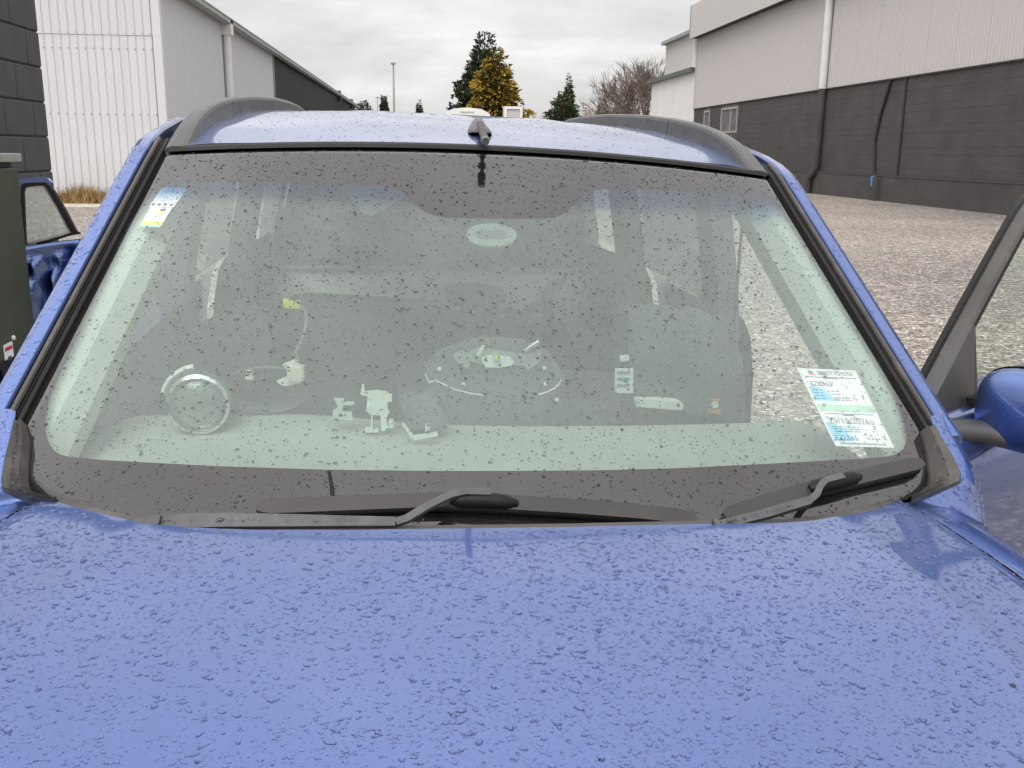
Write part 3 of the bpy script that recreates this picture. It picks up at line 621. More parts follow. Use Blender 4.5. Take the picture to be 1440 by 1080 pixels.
# ---- windscreen surface
ZB = -0.635
def glassP(s, t):
    s = np.asarray(s, float); t = np.asarray(t, float)
    z = ZB + (-0.041 - ZB) * t
    hw_ = 0.638 + 0.251 * (-0.041 - z)
    y = 0.639 + (z + 0.041) * 1.364 - (0.105 + (0.062 - 0.105) * t) * (1 - s * s)
    return np.stack([s * hw_, y, z + 0.030 * t * (1 - s * s)], -1)
def glassN(s, t):
    e = 1e-3; a = (glassP(s + e, t) - glassP(s - e, t)); b = (glassP(s, t + e) - glassP(s, t - e)); n = np.cross(a, b); return n / np.linalg.norm(n, axis=-1)[..., None]
def pix_glass(u, v, off=0.0):
    d = cray(u, v); p = np.array([0.0, 0.5, 1.6])
    p[0] = np.clip((u - 668) / 600, -1, 1)
    for _ in range(30):
        f = lambda q: glassP(q[0], q[1]) + (glassN(q[0], q[1]) * off if off else 0) - (CO + q[2] * d)
        r = f(p); J = np.array([(f(p + 1e-5 * np.eye(3)[i]) - r) / 1e-5 for i in range(3)]).T
        st = np.linalg.solve(J, -r); p = p + np.clip(st, -0.3, 0.3)
        if np.abs(st).max() < 1e-7: break
    return p[0], p[1]
na, nb_ = 61, 41
_bt = np.array(sorted(pix_glass(u, v) for u, v in ((39, 676), (44, 691), (66, 705), (86, 715), (140, 735), (200, 755), (400, 775), (650, 775), (1000, 770), (1190, 745), (1250, 722), (1274, 708), (1294, 697), (1305, 684), (1309, 668))))
def tmin(s): return np.interp(s, _bt[:, 0], _bt[:, 1])
S, T = np.meshgrid(np.linspace(-1.018, 1.018, na), np.linspace(0, 1.0, nb_), indexing='ij'); T = tmin(S) + (1 - tmin(S)) * T
P0 = glassP(S, T); Nn = glassN(S, T)
Vo = cl(P0.reshape(-1, 3)); Vi = cl((P0 - 0.006 * Nn).reshape(-1, 3)); gf = grid_faces(na, nb_); no = len(Vo)
rim = [i * nb_ for i in range(na)] + [(na - 1) * nb_ + j for j in range(1, nb_)] + [i * nb_ + nb_ - 1 for i in range(na - 2, -1, -1)] + [j for j in range(nb_ - 2, 0, -1)]
rf = [(rim[i], rim[(i + 1) % len(rim)], no + rim[(i + 1) % len(rim)], no + rim[i]) for i in range(len(rim))]
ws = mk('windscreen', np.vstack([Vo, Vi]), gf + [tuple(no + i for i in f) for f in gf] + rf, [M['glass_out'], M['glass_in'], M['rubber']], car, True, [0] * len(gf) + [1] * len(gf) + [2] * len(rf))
ws['label'] = 'rain spotted windscreen with black ceramic border and stickers'
# ---- ceramic border with the clear area cut from it
inner_px = [(83, 640), (150, 646), (300, 654), (450, 659), (600, 661), (700, 661), (850, 660), (960, 657), (1100, 650), (1200, 644.5), (1240, 642), (1262, 640), (1273, 633), (1278, 620), (1277, 608), (1266, 569), (1245, 520), (1204, 455), (1166, 392), (1148, 364), (1120, 320), (1100, 289), (1090, 278), (1076, 272),
            (1000, 268), (900, 265), (845, 264), (818, 270), (804, 290), (790, 301), (768, 305), (690, 304), (622, 303), (597, 297), (580, 282), (566, 266), (545, 259), (480, 257), (380, 255), (290, 253), (244, 252), (232, 254), (220, 260), (208, 275), (180, 313), (152, 375), (122, 437), (95, 496), (71, 548), (62, 583), (61, 600), (65, 620), (72, 633)]
def dens(pts, n):
    P = np.array(pts + [pts[0]], float); d = np.concatenate([[0], np.cumsum(np.hypot(*np.diff(P, axis=0).T))]); k = np.linspace(0, d[-1], n, endpoint=False)
    return np.stack([np.interp(k, d, P[:, 0]), np.interp(k, d, P[:, 1])], 1)
ctr = dens(inner_px, 260); inn = np.array([pix_glass(u, v) for u, v in ctr])
for _ in range(2): inn = 0.25 * np.roll(inn, 1, 0) + 0.5 * inn + 0.25 * np.roll(inn, -1, 0)
cen = np.array([0.0, 0.55]); rel = inn - cen
def to_border(r):
    k = min(1.012 / abs(r[0]) if abs(r[0]) > 1e-6 else 9e9, (0.992 - cen[1]) / r[1] if r[1] > 1e-6 else 9e9, (-0.015 - cen[1]) / r[1] if r[1] < -1e-6 else 9e9); return cen + r * k
out_ = np.array([to_border(r) for r in rel]); out_ = np.array([o if np.linalg.norm(o - cen) > np.linalg.norm(i - cen) else i + (i - cen) * 0.01 for o, i in zip(out_, inn)])
out_[:, 1] = np.maximum(out_[:, 1], tmin(out_[:, 0]))
K = 14; R_ = np.stack([inn + (out_ - inn) * q for q in np.linspace(0, 1, K)], 1)
# make sure the four corners of the border are covered
Pf = glassP(R_[..., 0], R_[..., 1]) - 0.0022 * glassN(R_[..., 0], R_[..., 1])
n_ = len(inn); ff = [(i * K + j, ((i + 1) % n_) * K + j, ((i + 1) % n_) * K + j + 1, i * K + j + 1) for i in range(n_) for j in range(K - 1)]
mk('ceramic_border', cl(Pf.reshape(-1, 3)), ff, M['frit'], ws, True)
# ---- graded sun shade band below the border
def shade_mat():
    m, N, L = new_mat('shade_band_tint'); N.remove(N['Principled BSDF']); a = N.new('ShaderNodeAttribute'); a.attribute_name = 'fade'
    t1 = N.new('ShaderNodeBsdfTransparent'); t1.inputs[0].default_value = (1, 1, 1, 1)
    t2 = N.new('ShaderNodeBsdfTransparent'); t2.inputs[0].default_value = (0.30, 0.45, 0.66, 1)
    mm = N.new('ShaderNodeMixShader'); L.new(a.outputs['Fac'], mm.inputs[0]); L.new(t1.outputs[0], mm.inputs[1]); L.new(t2.outputs[0], mm.inputs[2]); L.new(mm.outputs[0], N['Material Output'].inputs[0]); return m
M['shade'] = shade_mat()
us_ = np.linspace(205, 1112, 50); tops = np.array([pix_glass(u, 244 + (u - 205) * 0.024) for u in us_]); bots = np.array([pix_glass(u, 284 + (u - 205) * 0.032) for u in us_])
rows = 9; G = np.stack([tops + (bots - tops) * q for q in np.linspace(0, 1, rows)], 1); fade = np.tile(1 - sm(0.35, 1.0, np.linspace(0, 1, rows)), 50)
Pg = glassP(G[..., 0], G[..., 1]) - 0.0036 * glassN(G[..., 0], G[..., 1])
mk('shade_band', cl(Pg.reshape(-1, 3)), grid_faces(50, rows), M['shade'], ws, True, attr={'fade': fade})

# ---- stickers printed on the inside of the glass
def sticker(name, corners, items, mats, label=None, base=0):
    C4 = np.array([pix_glass(u, v) for u, v in corners])
    def st(a, b): a = np.asarray(a); b = np.asarray(b); return ((1 - a) * (1 - b))[..., None] * C4[0] + (a * (1 - b))[..., None] * C4[1] + (a * b)[..., None] * C4[2] + ((1 - a) * b)[..., None] * C4[3]
    def P(a, b, off): q = st(a, b); return cl(glassP(q[..., 0], q[..., 1]) - off * glassN(q[..., 0], q[..., 1]))
    m_ = MB(); A, B = np.meshgrid(np.linspace(0, 1, 8), np.linspace(0, 1, 8), indexing='ij')
    m_.add(P(A, B, 0.0046).reshape(-1, 3), grid_faces(8, 8), base)
    lay = 0.0044
    for it in items:
        if it[0] == 'r':
            _, x0, y0, x1, y1, mi = it; A, B = np.meshgrid(np.linspace(x0, x1, 4), np.linspace(y0, y1, 4), indexing='ij'); m_.add(P(A, B, lay).reshape(-1, 3), grid_faces(4, 4), mi)
        elif it[0] == 'p':
            _, pts, mi = it; a = np.array(pts, float); m_.add(P(a[:, 0], a[:, 1], lay), [tuple(range(len(a)))], mi)
        else:
            _, txt, x0, y0, x1, y1, mi = it; Vt, Ft = font_mesh(txt); lo, hi = Vt.min(0), Vt.max(0); a = x0 + (x1 - x0) * (Vt[:, 0] - lo[0]) / (hi[0] - lo[0]); b = y1 + (y0 - y1) * (Vt[:, 1] - lo[1]) / (hi[1] - lo[1])
            m_.add(P(a, b, lay - 0.0003), Ft, mi)
    o = mk(name, m_.V, m_.F, mats, ws, False, m_.M)
    if label: o['label'] = label
    return o
smats = [M['paper'], M['ink'], M['paper_blue'], M['paper_green'], M['ink_orange'], M['ink_grey'], M['ink_blue'], M['ink_yellow'], M['sticker_dim'], M['red']]
def bars(x0, x1, y0, y1, n, mi, seed=1):
    r_ = random.Random(seed); out = []
    for i in range(n):
        y = y0 + (y1 - y0) * (i + 0.5) / n; x = x0
        while x < x1 - 0.02:
            w = r_.uniform(0.03, 0.10); out.append(('r', x, y - 0.006, min(x + w, x1), y + 0.006, mi)); x += w + r_.uniform(0.015, 0.03)
    return out
it = [('p', [(0.15, 0.045), (0.2, 0.03), (0.25, 0.045), (0.22, 0.07), (0.16, 0.07)], 5), ('r', 0.15, 0.075, 0.27, 0.088, 4), ('t', 'EBBETT TOYOTA', 0.31, 0.035, 0.90, 0.085, 1),
      ('r', 0.07, 0.110, 0.92, 0.121, 5), ('r', 0.40, 0.118, 0.60, 0.132, 5),
      ('p', [(0.05, 0.24), (0.22, 0.26), (0.34, 0.33), (0.38, 0.43), (0.04, 0.43)], 2), ('t', 'EZL565', 0.10, 0.175, 0.46, 0.235, 5),
      ('t', 'L', 0.72, 0.345, 0.78, 0.40, 5), ('r', 0.88, 0.335, 0.91, 0.375, 5)]
it += bars(0.08, 0.24, 0.27, 0.42, 4, 6, 2) + bars(0.32, 0.52, 0.28, 0.36, 2, 5, 3) + bars(0.38, 0.66, 0.37, 0.43, 2, 5, 4)
it += [('r', 0.05, 0.475, 0.98, 0.565, 3), ('r', 0.09, 0.590, 0.93, 0.600, 5), ('r', 0.40, 0.598, 0.58, 0.617, 5), ('t', '25/10/2026', 0.10, 0.645, 0.78, 0.72, 5),
       ('p', [(0.03, 0.70), (0.16, 0.72), (0.30, 0.80), (0.34, 0.935), (0.03, 0.935)], 2), ('t', 'EZL565', 0.07, 0.865, 0.44, 0.925, 6), ('t', 'www.ebbett.toyota.co.nz', 0.10, 0.945, 0.88, 0.985, 1), ('r', 0.90, 0.86, 0.93, 0.91, 5)]
it += bars(0.10, 0.55, 0.745, 0.83, 3, 6, 6) + bars(0.80, 0.86, 0.66, 0.86, 6, 5, 7) + bars(0.60, 0.82, 0.88, 0.92, 1, 1, 8)
sticker('licence_label', [(1122, 515), (1205, 518.5), (1260, 627.5), (1177, 625)], it, smats, 'white and pale blue licence label low on the glass')
it = [('r', 0.12, 0.04, 1.0, 0.30, 2)] + bars(0.1, 0.9, 0.10, 0.26, 2, 6, 11) + bars(0.1, 0.8, 0.40, 0.72, 3, 6, 12) + [('r', 0.05, 0.82, 0.17, 0.93, 1), ('r', 0.30, 0.82, 0.42, 0.93, 1), ('r', 0.55, 0.82, 0.66, 0.93, 1), ('r', 0.78, 0.82, 0.88, 0.93, 1), ('r', 0.86, 0.48, 0.92, 0.60, 1)]
sticker('service_sticker', [(227, 261), (262, 262), (243, 289), (208, 288)], it, smats, 'pale blue service sticker under the shade band')
it = [('r', 0.02, 0.72, 0.97, 0.88, 7), ('r', 0.0, 0.90, 0.97, 1.0, 2), ('p', [(0.45, 0.12), (0.7, 0.05), (0.8, 0.15), (0.62, 0.2)], 1), ('p', [(0.35, 0.25), (0.75, 0.22), (0.82, 0.32), (0.4, 0.34)], 7)] + bars(0.12, 0.85, 0.38, 0.54, 2, 6, 15) + bars(0.2, 0.8, 0.60, 0.66, 1, 6, 16) + bars(0.15, 0.85, 0.77, 0.83, 1, 5, 17)
sticker('oil_change_sticker', [(211, 288.5), (241, 289.5), (224, 317), (194, 316.5)], it, smats, 'white oil change sticker with yellow band')
sticker('old_sticker', [(247, 240), (271, 240.5), (262, 256), (239, 255.5)], bars(0.15, 0.85, 0.2, 0.8, 3, 5, 19), smats, 'faded blue sticker behind the shade band', 8)
# ---- mirror mount pad glued inside the glass
ang = np.linspace(0, 2 * math.pi, 36, endpoint=False)
def pad(name, cx_, cy_, rx, ry, pw, off0, off1, mat):
    q = np.array([pix_glass(cx_ + rx * np.sign(math.cos(a)) * abs(math.cos(a)) ** pw, cy_ + ry * np.sign(math.sin(a)) * abs(math.sin(a)) ** pw + 0.02 * rx * math.cos(a)) for a in ang])
    m_ = MB(); Pa = cl(glassP(q[:, 0], q[:, 1]) - off0 * glassN(q[:, 0], q[:, 1])); Pb = cl(glassP(q[:, 0], q[:, 1]) - off1 * glassN(q[:, 0], q[:, 1])); n = len(ang)
    m_.add(list(Pa) + list(Pb), [tuple(range(n)), tuple(range(2 * n - 1, n - 1, -1))] + [(i, n + i, n + (i + 1) % n, (i + 1) % n) for i in range(n)])
    return m_.build(name, mat, ws)
M['pad'] = pmat('pale_green_pad', (0.26, 0.30, 0.28), 0.5, var=0.08, scale=50)
pad('mirror_pad', 692, 326, 35, 16, 0.9, 0.0075, 0.012, M['pad'])
pad('mirror_bracket', 692, 326, 19, 6, 0.35, 0.0066, 0.030, M['trim_dark'])

# ---- water drops
def drops(name, P, N, r, parent, elong=1.0, mat=None):
    n = len(P); k = 9
    ref = np.tile([[0, 1.0, 0]], (n, 1)); u = np.cross(ref, N); u /= np.linalg.norm(u, axis=1)[:, None]; w = np.cross(N, u)
    th = np.linspace(0, 2 * math.pi, k, endpoint=False)[None, :] + rng.uniform(0, 6.28, (n, 1))
    ph = rng.uniform(0, 6.28, (n, 3)); rad = 1 + 0.16 * np.sin(2 * th + ph[:, :1]) + 0.10 * np.sin(3 * th + ph[:, 1:2])
    ex = rng.uniform(0.75, 1.0 + 0.75 * elong, (n, 1)); rot = rng.uniform(-0.7, 0.7, (n, 1))
    ca, sa = np.cos(th) * ex, np.sin(th) * (0.85 / np.sqrt(ex)); X_, Y_ = ca * np.cos(rot) - sa * np.sin(rot), ca * np.sin(rot) + sa * np.cos(rot)
    rings = []
    for fr, hh in ((1.06, -0.12), (0.86, 0.20), (0.52, 0.36)):
        rr = r[:, None] * rad * fr; rings.append(P[:, None, :] + (rr * X_)[..., None] * u[:, None, :] + (rr * Y_)[..., None] * w[:, None, :] + (hh * r)[:, None, None] * N[:, None, :])
    apex = (P + (0.42 * r)[:, None] * N)[:, None, :]
    V = np.concatenate(rings + [apex], 1); m_ = 3 * k + 1; fa = []
    for q in range(2):
        for j in range(k):
            a, b, c, d = q * k + j, q * k + (j + 1) % k, (q + 1) * k + (j + 1) % k, (q + 1) * k + j; fa += [(a, b, c), (a, c, d)]
    fa += [(2 * k + j, 2 * k + (j + 1) % k, 3 * k) for j in range(k)]
    Tt = (np.array(fa)[None] + (np.arange(n) * m_)[:, None, None]).reshape(-1, 3)
    o = mk_tris(name, cl(V.reshape(-1, 3)), Tt, mat or M['drop'], parent, True); o['kind'] = 'stuff'; return o
def dsize(n, med=1.15, sg=0.52, mx_=4.6): return np.clip(rng.lognormal(math.log(med), sg, n), 0.45, mx_) * 1e-3
def surf_drops(name, fn, n, a0, a1, b0, b1, parent, med=1.15, clump=True, mx_=4.6, up=True, mat=None, elong=1.0):
    a = rng.uniform(a0, a1, n); b = rng.uniform(b0, b1, n); e = 1e-3
    P = fn(a, b); N = np.cross(fn(a + e, b) - fn(a - e, b), fn(a, b + e) - fn(a, b - e)); N /= np.linalg.norm(N, axis=1)[:, None]
    if up: N *= np.sign(N[:, 2:3])
    den_ = 0.55 + 0.45 * np.sin(P[:, 0] * 9 + 2.0 * np.sin(P[:, 1] * 7)) * np.sin(P[:, 1] * 11 + 1.3)
    keep = rng.uniform(0, 1, n) < (0.45 + 0.55 * den_)
    return drops(name, P[keep], N[keep], dsize(keep.sum(), med, 0.5, mx_), parent, elong, mat)
surf_drops('water_drops', glassP, 21000, -0.99, 0.99, 0.10, 0.99, ws, 1.05, mx_=3.4, mat=M['drop_glass'], elong=0.25)

# ---- rubber frame round the glass, A pillars, roof
def edgeP(sd, z):
    t = (z - ZB) / (-0.041 - ZB); return glassP(sd, t)
hdr_s = np.linspace(-1, 1, 41); hdr = glassP(hdr_s, np.ones(41))
m_ = MB(); A = hdr + np.array([0, -0.004, -0.001]); B = hdr + np.array([0, 0.001, 0.006]); C2 = hdr + np.array([0, 0.012, 0.010]); D2 = hdr + np.array([0, 0.016, 0.002]); E2 = hdr + np.array([0, 0.016, -0.02])
for a, b in ((A, B), (B, C2), (C2, D2), (D2, E2)): m_.strip(cl(a), cl(b))
m_.build('header_seal', M['rubber'], car, auto=50)
def zc(y): y = np.asarray(y, float); d = 1.85 - y; return np.where(d > 0, 0.098 - 0.0655 * d * d, 0.098 - 0.010 * d * d)
RWD = 0.600
def roofP(s, q):
    """s across -1..1, q 0 at the header to 1 at the rear"""
    s = np.asarray(s, float); q = np.asarray(q, float)
    x = s * (RWD + 0.03 * (1 - q) - 0.03 * q); y0_ = 0.594 + 0.062 * s * s; y = y0_ + (3.05 - y0_) * q
    z = zc(y) - 0.048 * x * x - 0.004 * sm(0.85, 1.0, np.abs(s)) - 0.012 * np.clip(np.abs(s), 0, 1) ** 2 * (1 - sm(0.0, 0.10, q)) - 0.10 * sm(0.93, 1.0, q) ** 2 + 0.006 * (1 - sm(0, 0.03, q)) * 0
    z = z + 0.0035 * np.sin(np.clip((np.abs(x) - 0.18) / 0.14, 0, 1) * math.pi) * sm(0.12, 0.3, q)
    return np.stack([x, y, z], -1)
S, Q = np.meshgrid(np.linspace(-1, 1, 61), np.linspace(0, 1, 70) ** 1.3, indexing='ij')
roof = mk('roof', cl(roofP(S, Q).reshape(-1, 3)), grid_faces(61, 70), M['paint'], car, True)
surf_drops('water_drops', roofP, 4200, -0.97, 0.97, 0.005, 0.5, roof, 0.95, mx_=2.6)
S, Q = np.meshgrid(np.linspace(-1, 1, 31), np.linspace(0.01, 0.97, 31), indexing='ij')
mk('headliner', cl((roofP(S, Q) - np.array([0, 0, 0.045])).reshape(-1, 3)), grid_faces(31, 31), M['headliner'], car, True)
def side_path(sd):
    zs = np.linspace(-0.472, -0.041, 16); P = [edgeP(sd, z) for z in zs]
    P += [np.array([sd * x, y, z]) for x, y, z in ((0.638, 0.70, -0.018), (0.639, 0.80, 0.002), (0.639, 0.98, 0.028), (0.634, 1.25, 0.050), (0.625, 1.6, 0.064), (0.612, 2.1, 0.070), (0.595, 2.6, 0.054), (0.57, 3.0, 0.035))]
    return np.array(P)
def sweep(P, prof, sd, mb, mi=0):
    T = np.gradient(P, axis=0); T /= np.linalg.norm(T, axis=1)[:, None]; O = np.tile([sd * 1.0, 0, 0], (len(P), 1)); O -= (O * T).sum(1)[:, None] * T; O /= np.linalg.norm(O, axis=1)[:, None]
    O = O + np.array([0, 0, -0.10]); O -= (O * T).sum(1)[:, None] * T; O /= np.linalg.norm(O, axis=1)[:, None]
    N = np.cross(T, O) * sd * -1; N *= np.sign(N[:, 2:3] + 1e-9)
    L_ = [cl(P + a * O + b * N) for a, b in prof]
    for a, b in zip(L_[:-1], L_[1:]): mb.strip(a, b, mi)
    return O, N
for sd in (-1, 1):
    Pp = side_path(sd)
    m_ = MB(); sweep(Pp[:17], [(0.008, -0.004), (0.009, 0.003), (0.015, 0.005), (0.0165, -0.002), (0.0175, -0.003), (0.019, 0.003), (0.0205, 0.003), (0.022, -0.004), (0.024, -0.01)], sd, m_)
    m_.build('windscreen_seal', M['rubber'], car, auto=50)
    m_ = MB(); sweep(Pp[:17], [(0.024, -0.012), (0.0242, 0.005), (0.026, 0.0085), (0.032, 0.0085), (0.0342, 0.004), (0.0345, -0.012)], sd, m_)
    m_.build('pillar_garnish', M['garnish'], car, auto=40)
    m_ = MB(); O, N = sweep(Pp, [(0.020, -0.024), (0.0375, -0.020), (0.038, 0.004), (0.041, 0.0090), (0.060, 0.0085), (0.072, 0.003), (0.079, -0.010), (0.083, -0.035), (0.084, -0.06), (0.065, -0.07)], sd, m_)
    prf = [(0.0375, -0.020), (0.038, 0.004), (0.041, 0.0090), (0.060, 0.0085), (0.072, 0.003), (0.079, -0.010), (0.083, -0.035), (0.084, -0.06), (0.065, -0.07)]; m_.add([cl(Pp[0] + a * O[0] + b * N[0]) for a, b in prf], [tuple(range(len(prf)))])
    ap = m_.build('a_pillar', M['paint'], car, auto=50)
    nn = 420; k = rng.uniform(0, len(Pp) - 9, nn); i0 = k.astype(int); f_ = (k - i0)[:, None]; aa = rng.uniform(0.041, 0.075, nn)
    bb = np.interp(aa, [0.041, 0.060, 0.072, 0.079], [0.0090, 0.0085, 0.003, -0.010])
    Pd = Pp[i0] * (1 - f_) + Pp[i0 + 1] * f_ + aa[:, None] * O[i0] + bb[:, None] * N[i0]; tl = np.interp(aa, [0.041, 0.051, 0.066], [0.05, 0.2, 1.2])[:, None]; Nd = N[i0] + tl * O[i0]; Nd /= np.linalg.norm(Nd, axis=1)[:, None]
    drops('water_drops', Pd, Nd, dsize(nn, 1.3), ap)
    # inner trim of the pillar
    m_ = MB(); sweep(Pp[:18], [(0.02, -0.015), (-0.03, -0.018), (-0.055, -0.05), (-0.045, -0.10), (0.02, -0.12)], sd, m_); m_.build('pillar_trim', M['trim_light'], car, auto=60)

# ---- roof rails
for sd in (-1, 1):
    yy = np.array([0.640, 0.70, 0.78, 0.90, 1.05, 1.25, 1.55, 2.0, 2.4, 2.75, 2.93, 3.0]); top = np.array([-0.030, -0.002, 0.032, 0.058, 0.080, 0.098, 0.118, 0.136, 0.142, 0.138, 0.120, 0.095])
    xc_ = np.interp(yy, [0.64, 1.0, 3.0], [0.622, 0.612, 0.562]) * sd; wd = np.interp(yy, [0.64, 0.78, 0.95, 3.0], [0.024, 0.020, 0.0165, 0.0155])
    yi = np.linspace(0.640, 3.0, 60)
    def sp(arr):      # smooth interpolation
        return np.interp(yi, yy, arr)
    def smooth(a):
        for _ in range(3): a[1:-1] = 0.25 * a[:-2] + 0.5 * a[1:-1] + 0.25 * a[2:]
        return a
    tz_, xx_, ww_ = smooth(sp(top)), smooth(sp(xc_)), smooth(sp(wd)); rz = zc(yi) - 0.048 * xx_ ** 2 - 0.024; rz = np.minimum(rz, tz_ - 0.004)
    bot = np.where((yi > 1.02) & (yi < 2.85), np.maximum(rz, rz), rz)
    L_ = [np.stack([xx_ + sd * a * ww_, yi, tz_ + b], 1) for a, b in ((-1.0, -0.010), (-0.86, -0.003), (-0.5, 0.0005), (0.4, -0.0005), (0.85, -0.005), (1.0, -0.014))]
    Lb = np.stack([xx_ - sd * 1.12 * ww_, yi, bot], 1); Lb2 = np.stack([xx_ + sd * 1.05 * ww_, yi, bot], 1)
    L_ = [Lb] + L_ + [Lb2]; m_ = MB()
    for a, b in zip(L_[:-1], L_[1:]): m_.strip(cl(a), cl(b))
    m_.add([cl(l[0]) for l in L_], [tuple(range(len(L_)))]); m_.add([cl(l[-1]) for l in L_], [tuple(range(len(L_)))])
    rl = m_.build('roof_rail', M['rail'], car, auto=38)
    for ys_ in (1.30, 2.70):       # joints between rail sections
        i = int(np.argmin(np.abs(yi - ys_))); m_ = MB()
        ring = np.array([l[i] for l in L_]); c_ = ring.mean(0); r1 = c_ + (ring - c_) * 1.02
        m_.strip(cl(r1 + np.array([0, -0.002, 0])), cl(r1 + np.array([0, 0.002, 0]))); m_.build('rail_joint', M['black'], rl)
    nn = 160; k = rng.integers(6, 42, nn); aa = rng.uniform(0, 1, nn)[:, None]; Pd = L_[0][k] * (1 - aa) + L_[1][k] * aa; Nd = np.tile(unit([-sd, -0.25, 0.15]), (nn, 1)); drops('water_drops', Pd, Nd, dsize(nn, 1.6), rl)

# ---- antenna fin with its whip folded forward
an_c = cpl(673, 183, 1, 0.82); ax_, ay_ = an_c[0], 0.82; az_ = float(zc(ay_)) - 0.002
m_ = MB(); secs = []
for y_, w_, h_ in ((-0.085, 0.008, 0.003), (-0.070, 0.022, 0.009), (-0.04, 0.027, 0.018), (0.0, 0.026, 0.027), (0.045, 0.021, 0.033), (0.075, 0.015, 0.031), (0.090, 0.006, 0.004)):
    secs.append([(ax_ + w_ * a, ay_ + y_, az_ + h_ * b) for a, b in ((-1.0, -0.12), (-0.98, 0.1), (-0.72, 0.62), (-0.42, 0.95), (0, 1.0), (0.42, 0.95), (0.72, 0.62), (0.98, 0.1), (1.0, -0.12))])
for a, b in zip(secs[:-1], secs[1:]): m_.strip(cl(a), cl(b))
ant = m_.build('antenna', M['rail'], car, auto=50)
w0 = cpl(673, 170, 1, 0.87); w1 = cpl(683, 199, 1, 0.505); m_ = MB(); nw = 120; tt = np.linspace(0, 1, nw); rr = np.where((tt > 0.22) & (tt < 0.92), 0.0062 + 0.0020 * np.sign(np.sin(tt * 95)), np.interp(tt, [0, 0.22, 0.92, 0.93, 1], [0.010, 0.009, 0.0075, 0.009, 0.0075]))
m_.tube([cl(w0 + (w1 - w0) * t) for t in tt], rr, 12); m_.build('whip', M['rail'], ant, auto=60)

# ---- bonnet
KL, KR = 1.055, 0.965
def seam_k(x): return np.where(np.asarray(x) < 0, KL, KR)
def seam_x(y): return np.interp(y, [-1.05, -0.95, -0.75, -0.5, -0.3, -0.16, -0.05, 0.02, 0.1], [0.55, 0.62, 0.69, 0.715, 0.705, 0.685, 0.655, 0.645, 0.64])
def hoodz(x, y):
    ax = np.abs(x) / seam_k(x); d = np.maximum(-0.10 - y, 0)
    z = -0.512 - 0.014 * (ax / 0.65) ** 2.2 - 0.050 * d - 0.085 * d * d - 0.25 * np.maximum(-0.80 - y, 0) ** 1.5
    xc2 = 0.50 + 0.05 * sm(-0.05, -0.5, y)
    z = z - 0.002 * sm(0.0, 0.15, ax - xc2) + 0.0025 * np.exp(-((ax - xc2 + 0.012) / 0.030) ** 2) * sm(-0.02, -0.25, y)
    return z - 0.010 * sm(0.975, 1.0, ax / seam_x(y))
def hood_hit(u, v):
    d = cray(u, v); k = 1.4
    for _ in range(40):
        p = CO + k * d; k += (hoodz(p[0], min(p[1], 0.05)) - p[2]) / (d[2] + 0.05)
    return CO + k * d
eh = np.array([hood_hit(u, v) for u, v in ((33, 699), (100, 712), (150, 724), (200, 736), (300, 743), (360, 745), (500, 745), (650, 743), (800, 741), (980, 737), (1100, 735), (1150, 731), (1190, 725), (1235, 716), (1272, 707))])
def rear_y(x): return np.interp(x, eh[:, 0], eh[:, 1])
def hoodP(s, q):
    s = np.asarray(s, float); q = np.asarray(q, float); x0 = s * 0.65; y = rear_y(x0) * (1 - q) + q * (-1.0 + 0.10 * s * s)
    for _ in range(3):
        xm = (seam_x(y) - 0.003) * seam_k(s); x = s * xm; y = rear_y(x) * (1 - q) + q * (-1.0 + 0.10 * s * s)
    return np.stack([x, y, hoodz(x, y)], -1)
S, Q = np.meshgrid(np.linspace(-1, 1, 121), np.linspace(0, 1, 90), indexing='ij')
HV = hoodP(S, Q)
for _ in range(2): HV[1:-1, 1:-1] = 0.5 * HV[1:-1, 1:-1] + 0.125 * (HV[:-2, 1:-1] + HV[2:, 1:-1] + HV[1:-1, :-2] + HV[1:-1, 2:])
lip = HV[:, 0] + np.array([0, 0.004, -0.012]); m_ = MB(); m_.add(cl(HV.reshape(-1, 3)), grid_faces(121, 90)); m_.strip(cl(HV[:, 0]), cl(lip)); m_.strip(cl(HV[0, :]), cl(HV[0, :] + np.array([0, 0, -0.02]))); m_.strip(cl(HV[-1, :]), cl(HV[-1, :] + np.array([0, 0, -0.02])))
hood = m_.build('bonnet', M['paint'], car, auto=50)
hood['label'] = 'wet blue bonnet covered in rain drops'
surf_drops('water_drops', hoodP, 31000, -0.985, 0.985, 0.01, 0.72, hood, 1.15)

# ---- cowl under the rear edge of the bonnet
xs_c = np.linspace(-0.66, 0.63, 41); m_ = MB(); c0 = np.stack([xs_c, rear_y(xs_c) + 0.006, hoodz(xs_c, rear_y(xs_c)) - 0.006], 1); c1 = c0 + np.array([0, 0.016, 0.002]); c2 = c0 + np.array([0, 0.10, -0.045])
c3 = c0 + np.array([0, -0.05, -0.03]); m_.strip(cl(c3), cl(c0)); m_.strip(cl(c0), cl(c1)); m_.strip(cl(c1), cl(c2)); m_.build('cowl', M['garnish'], car, auto=40)

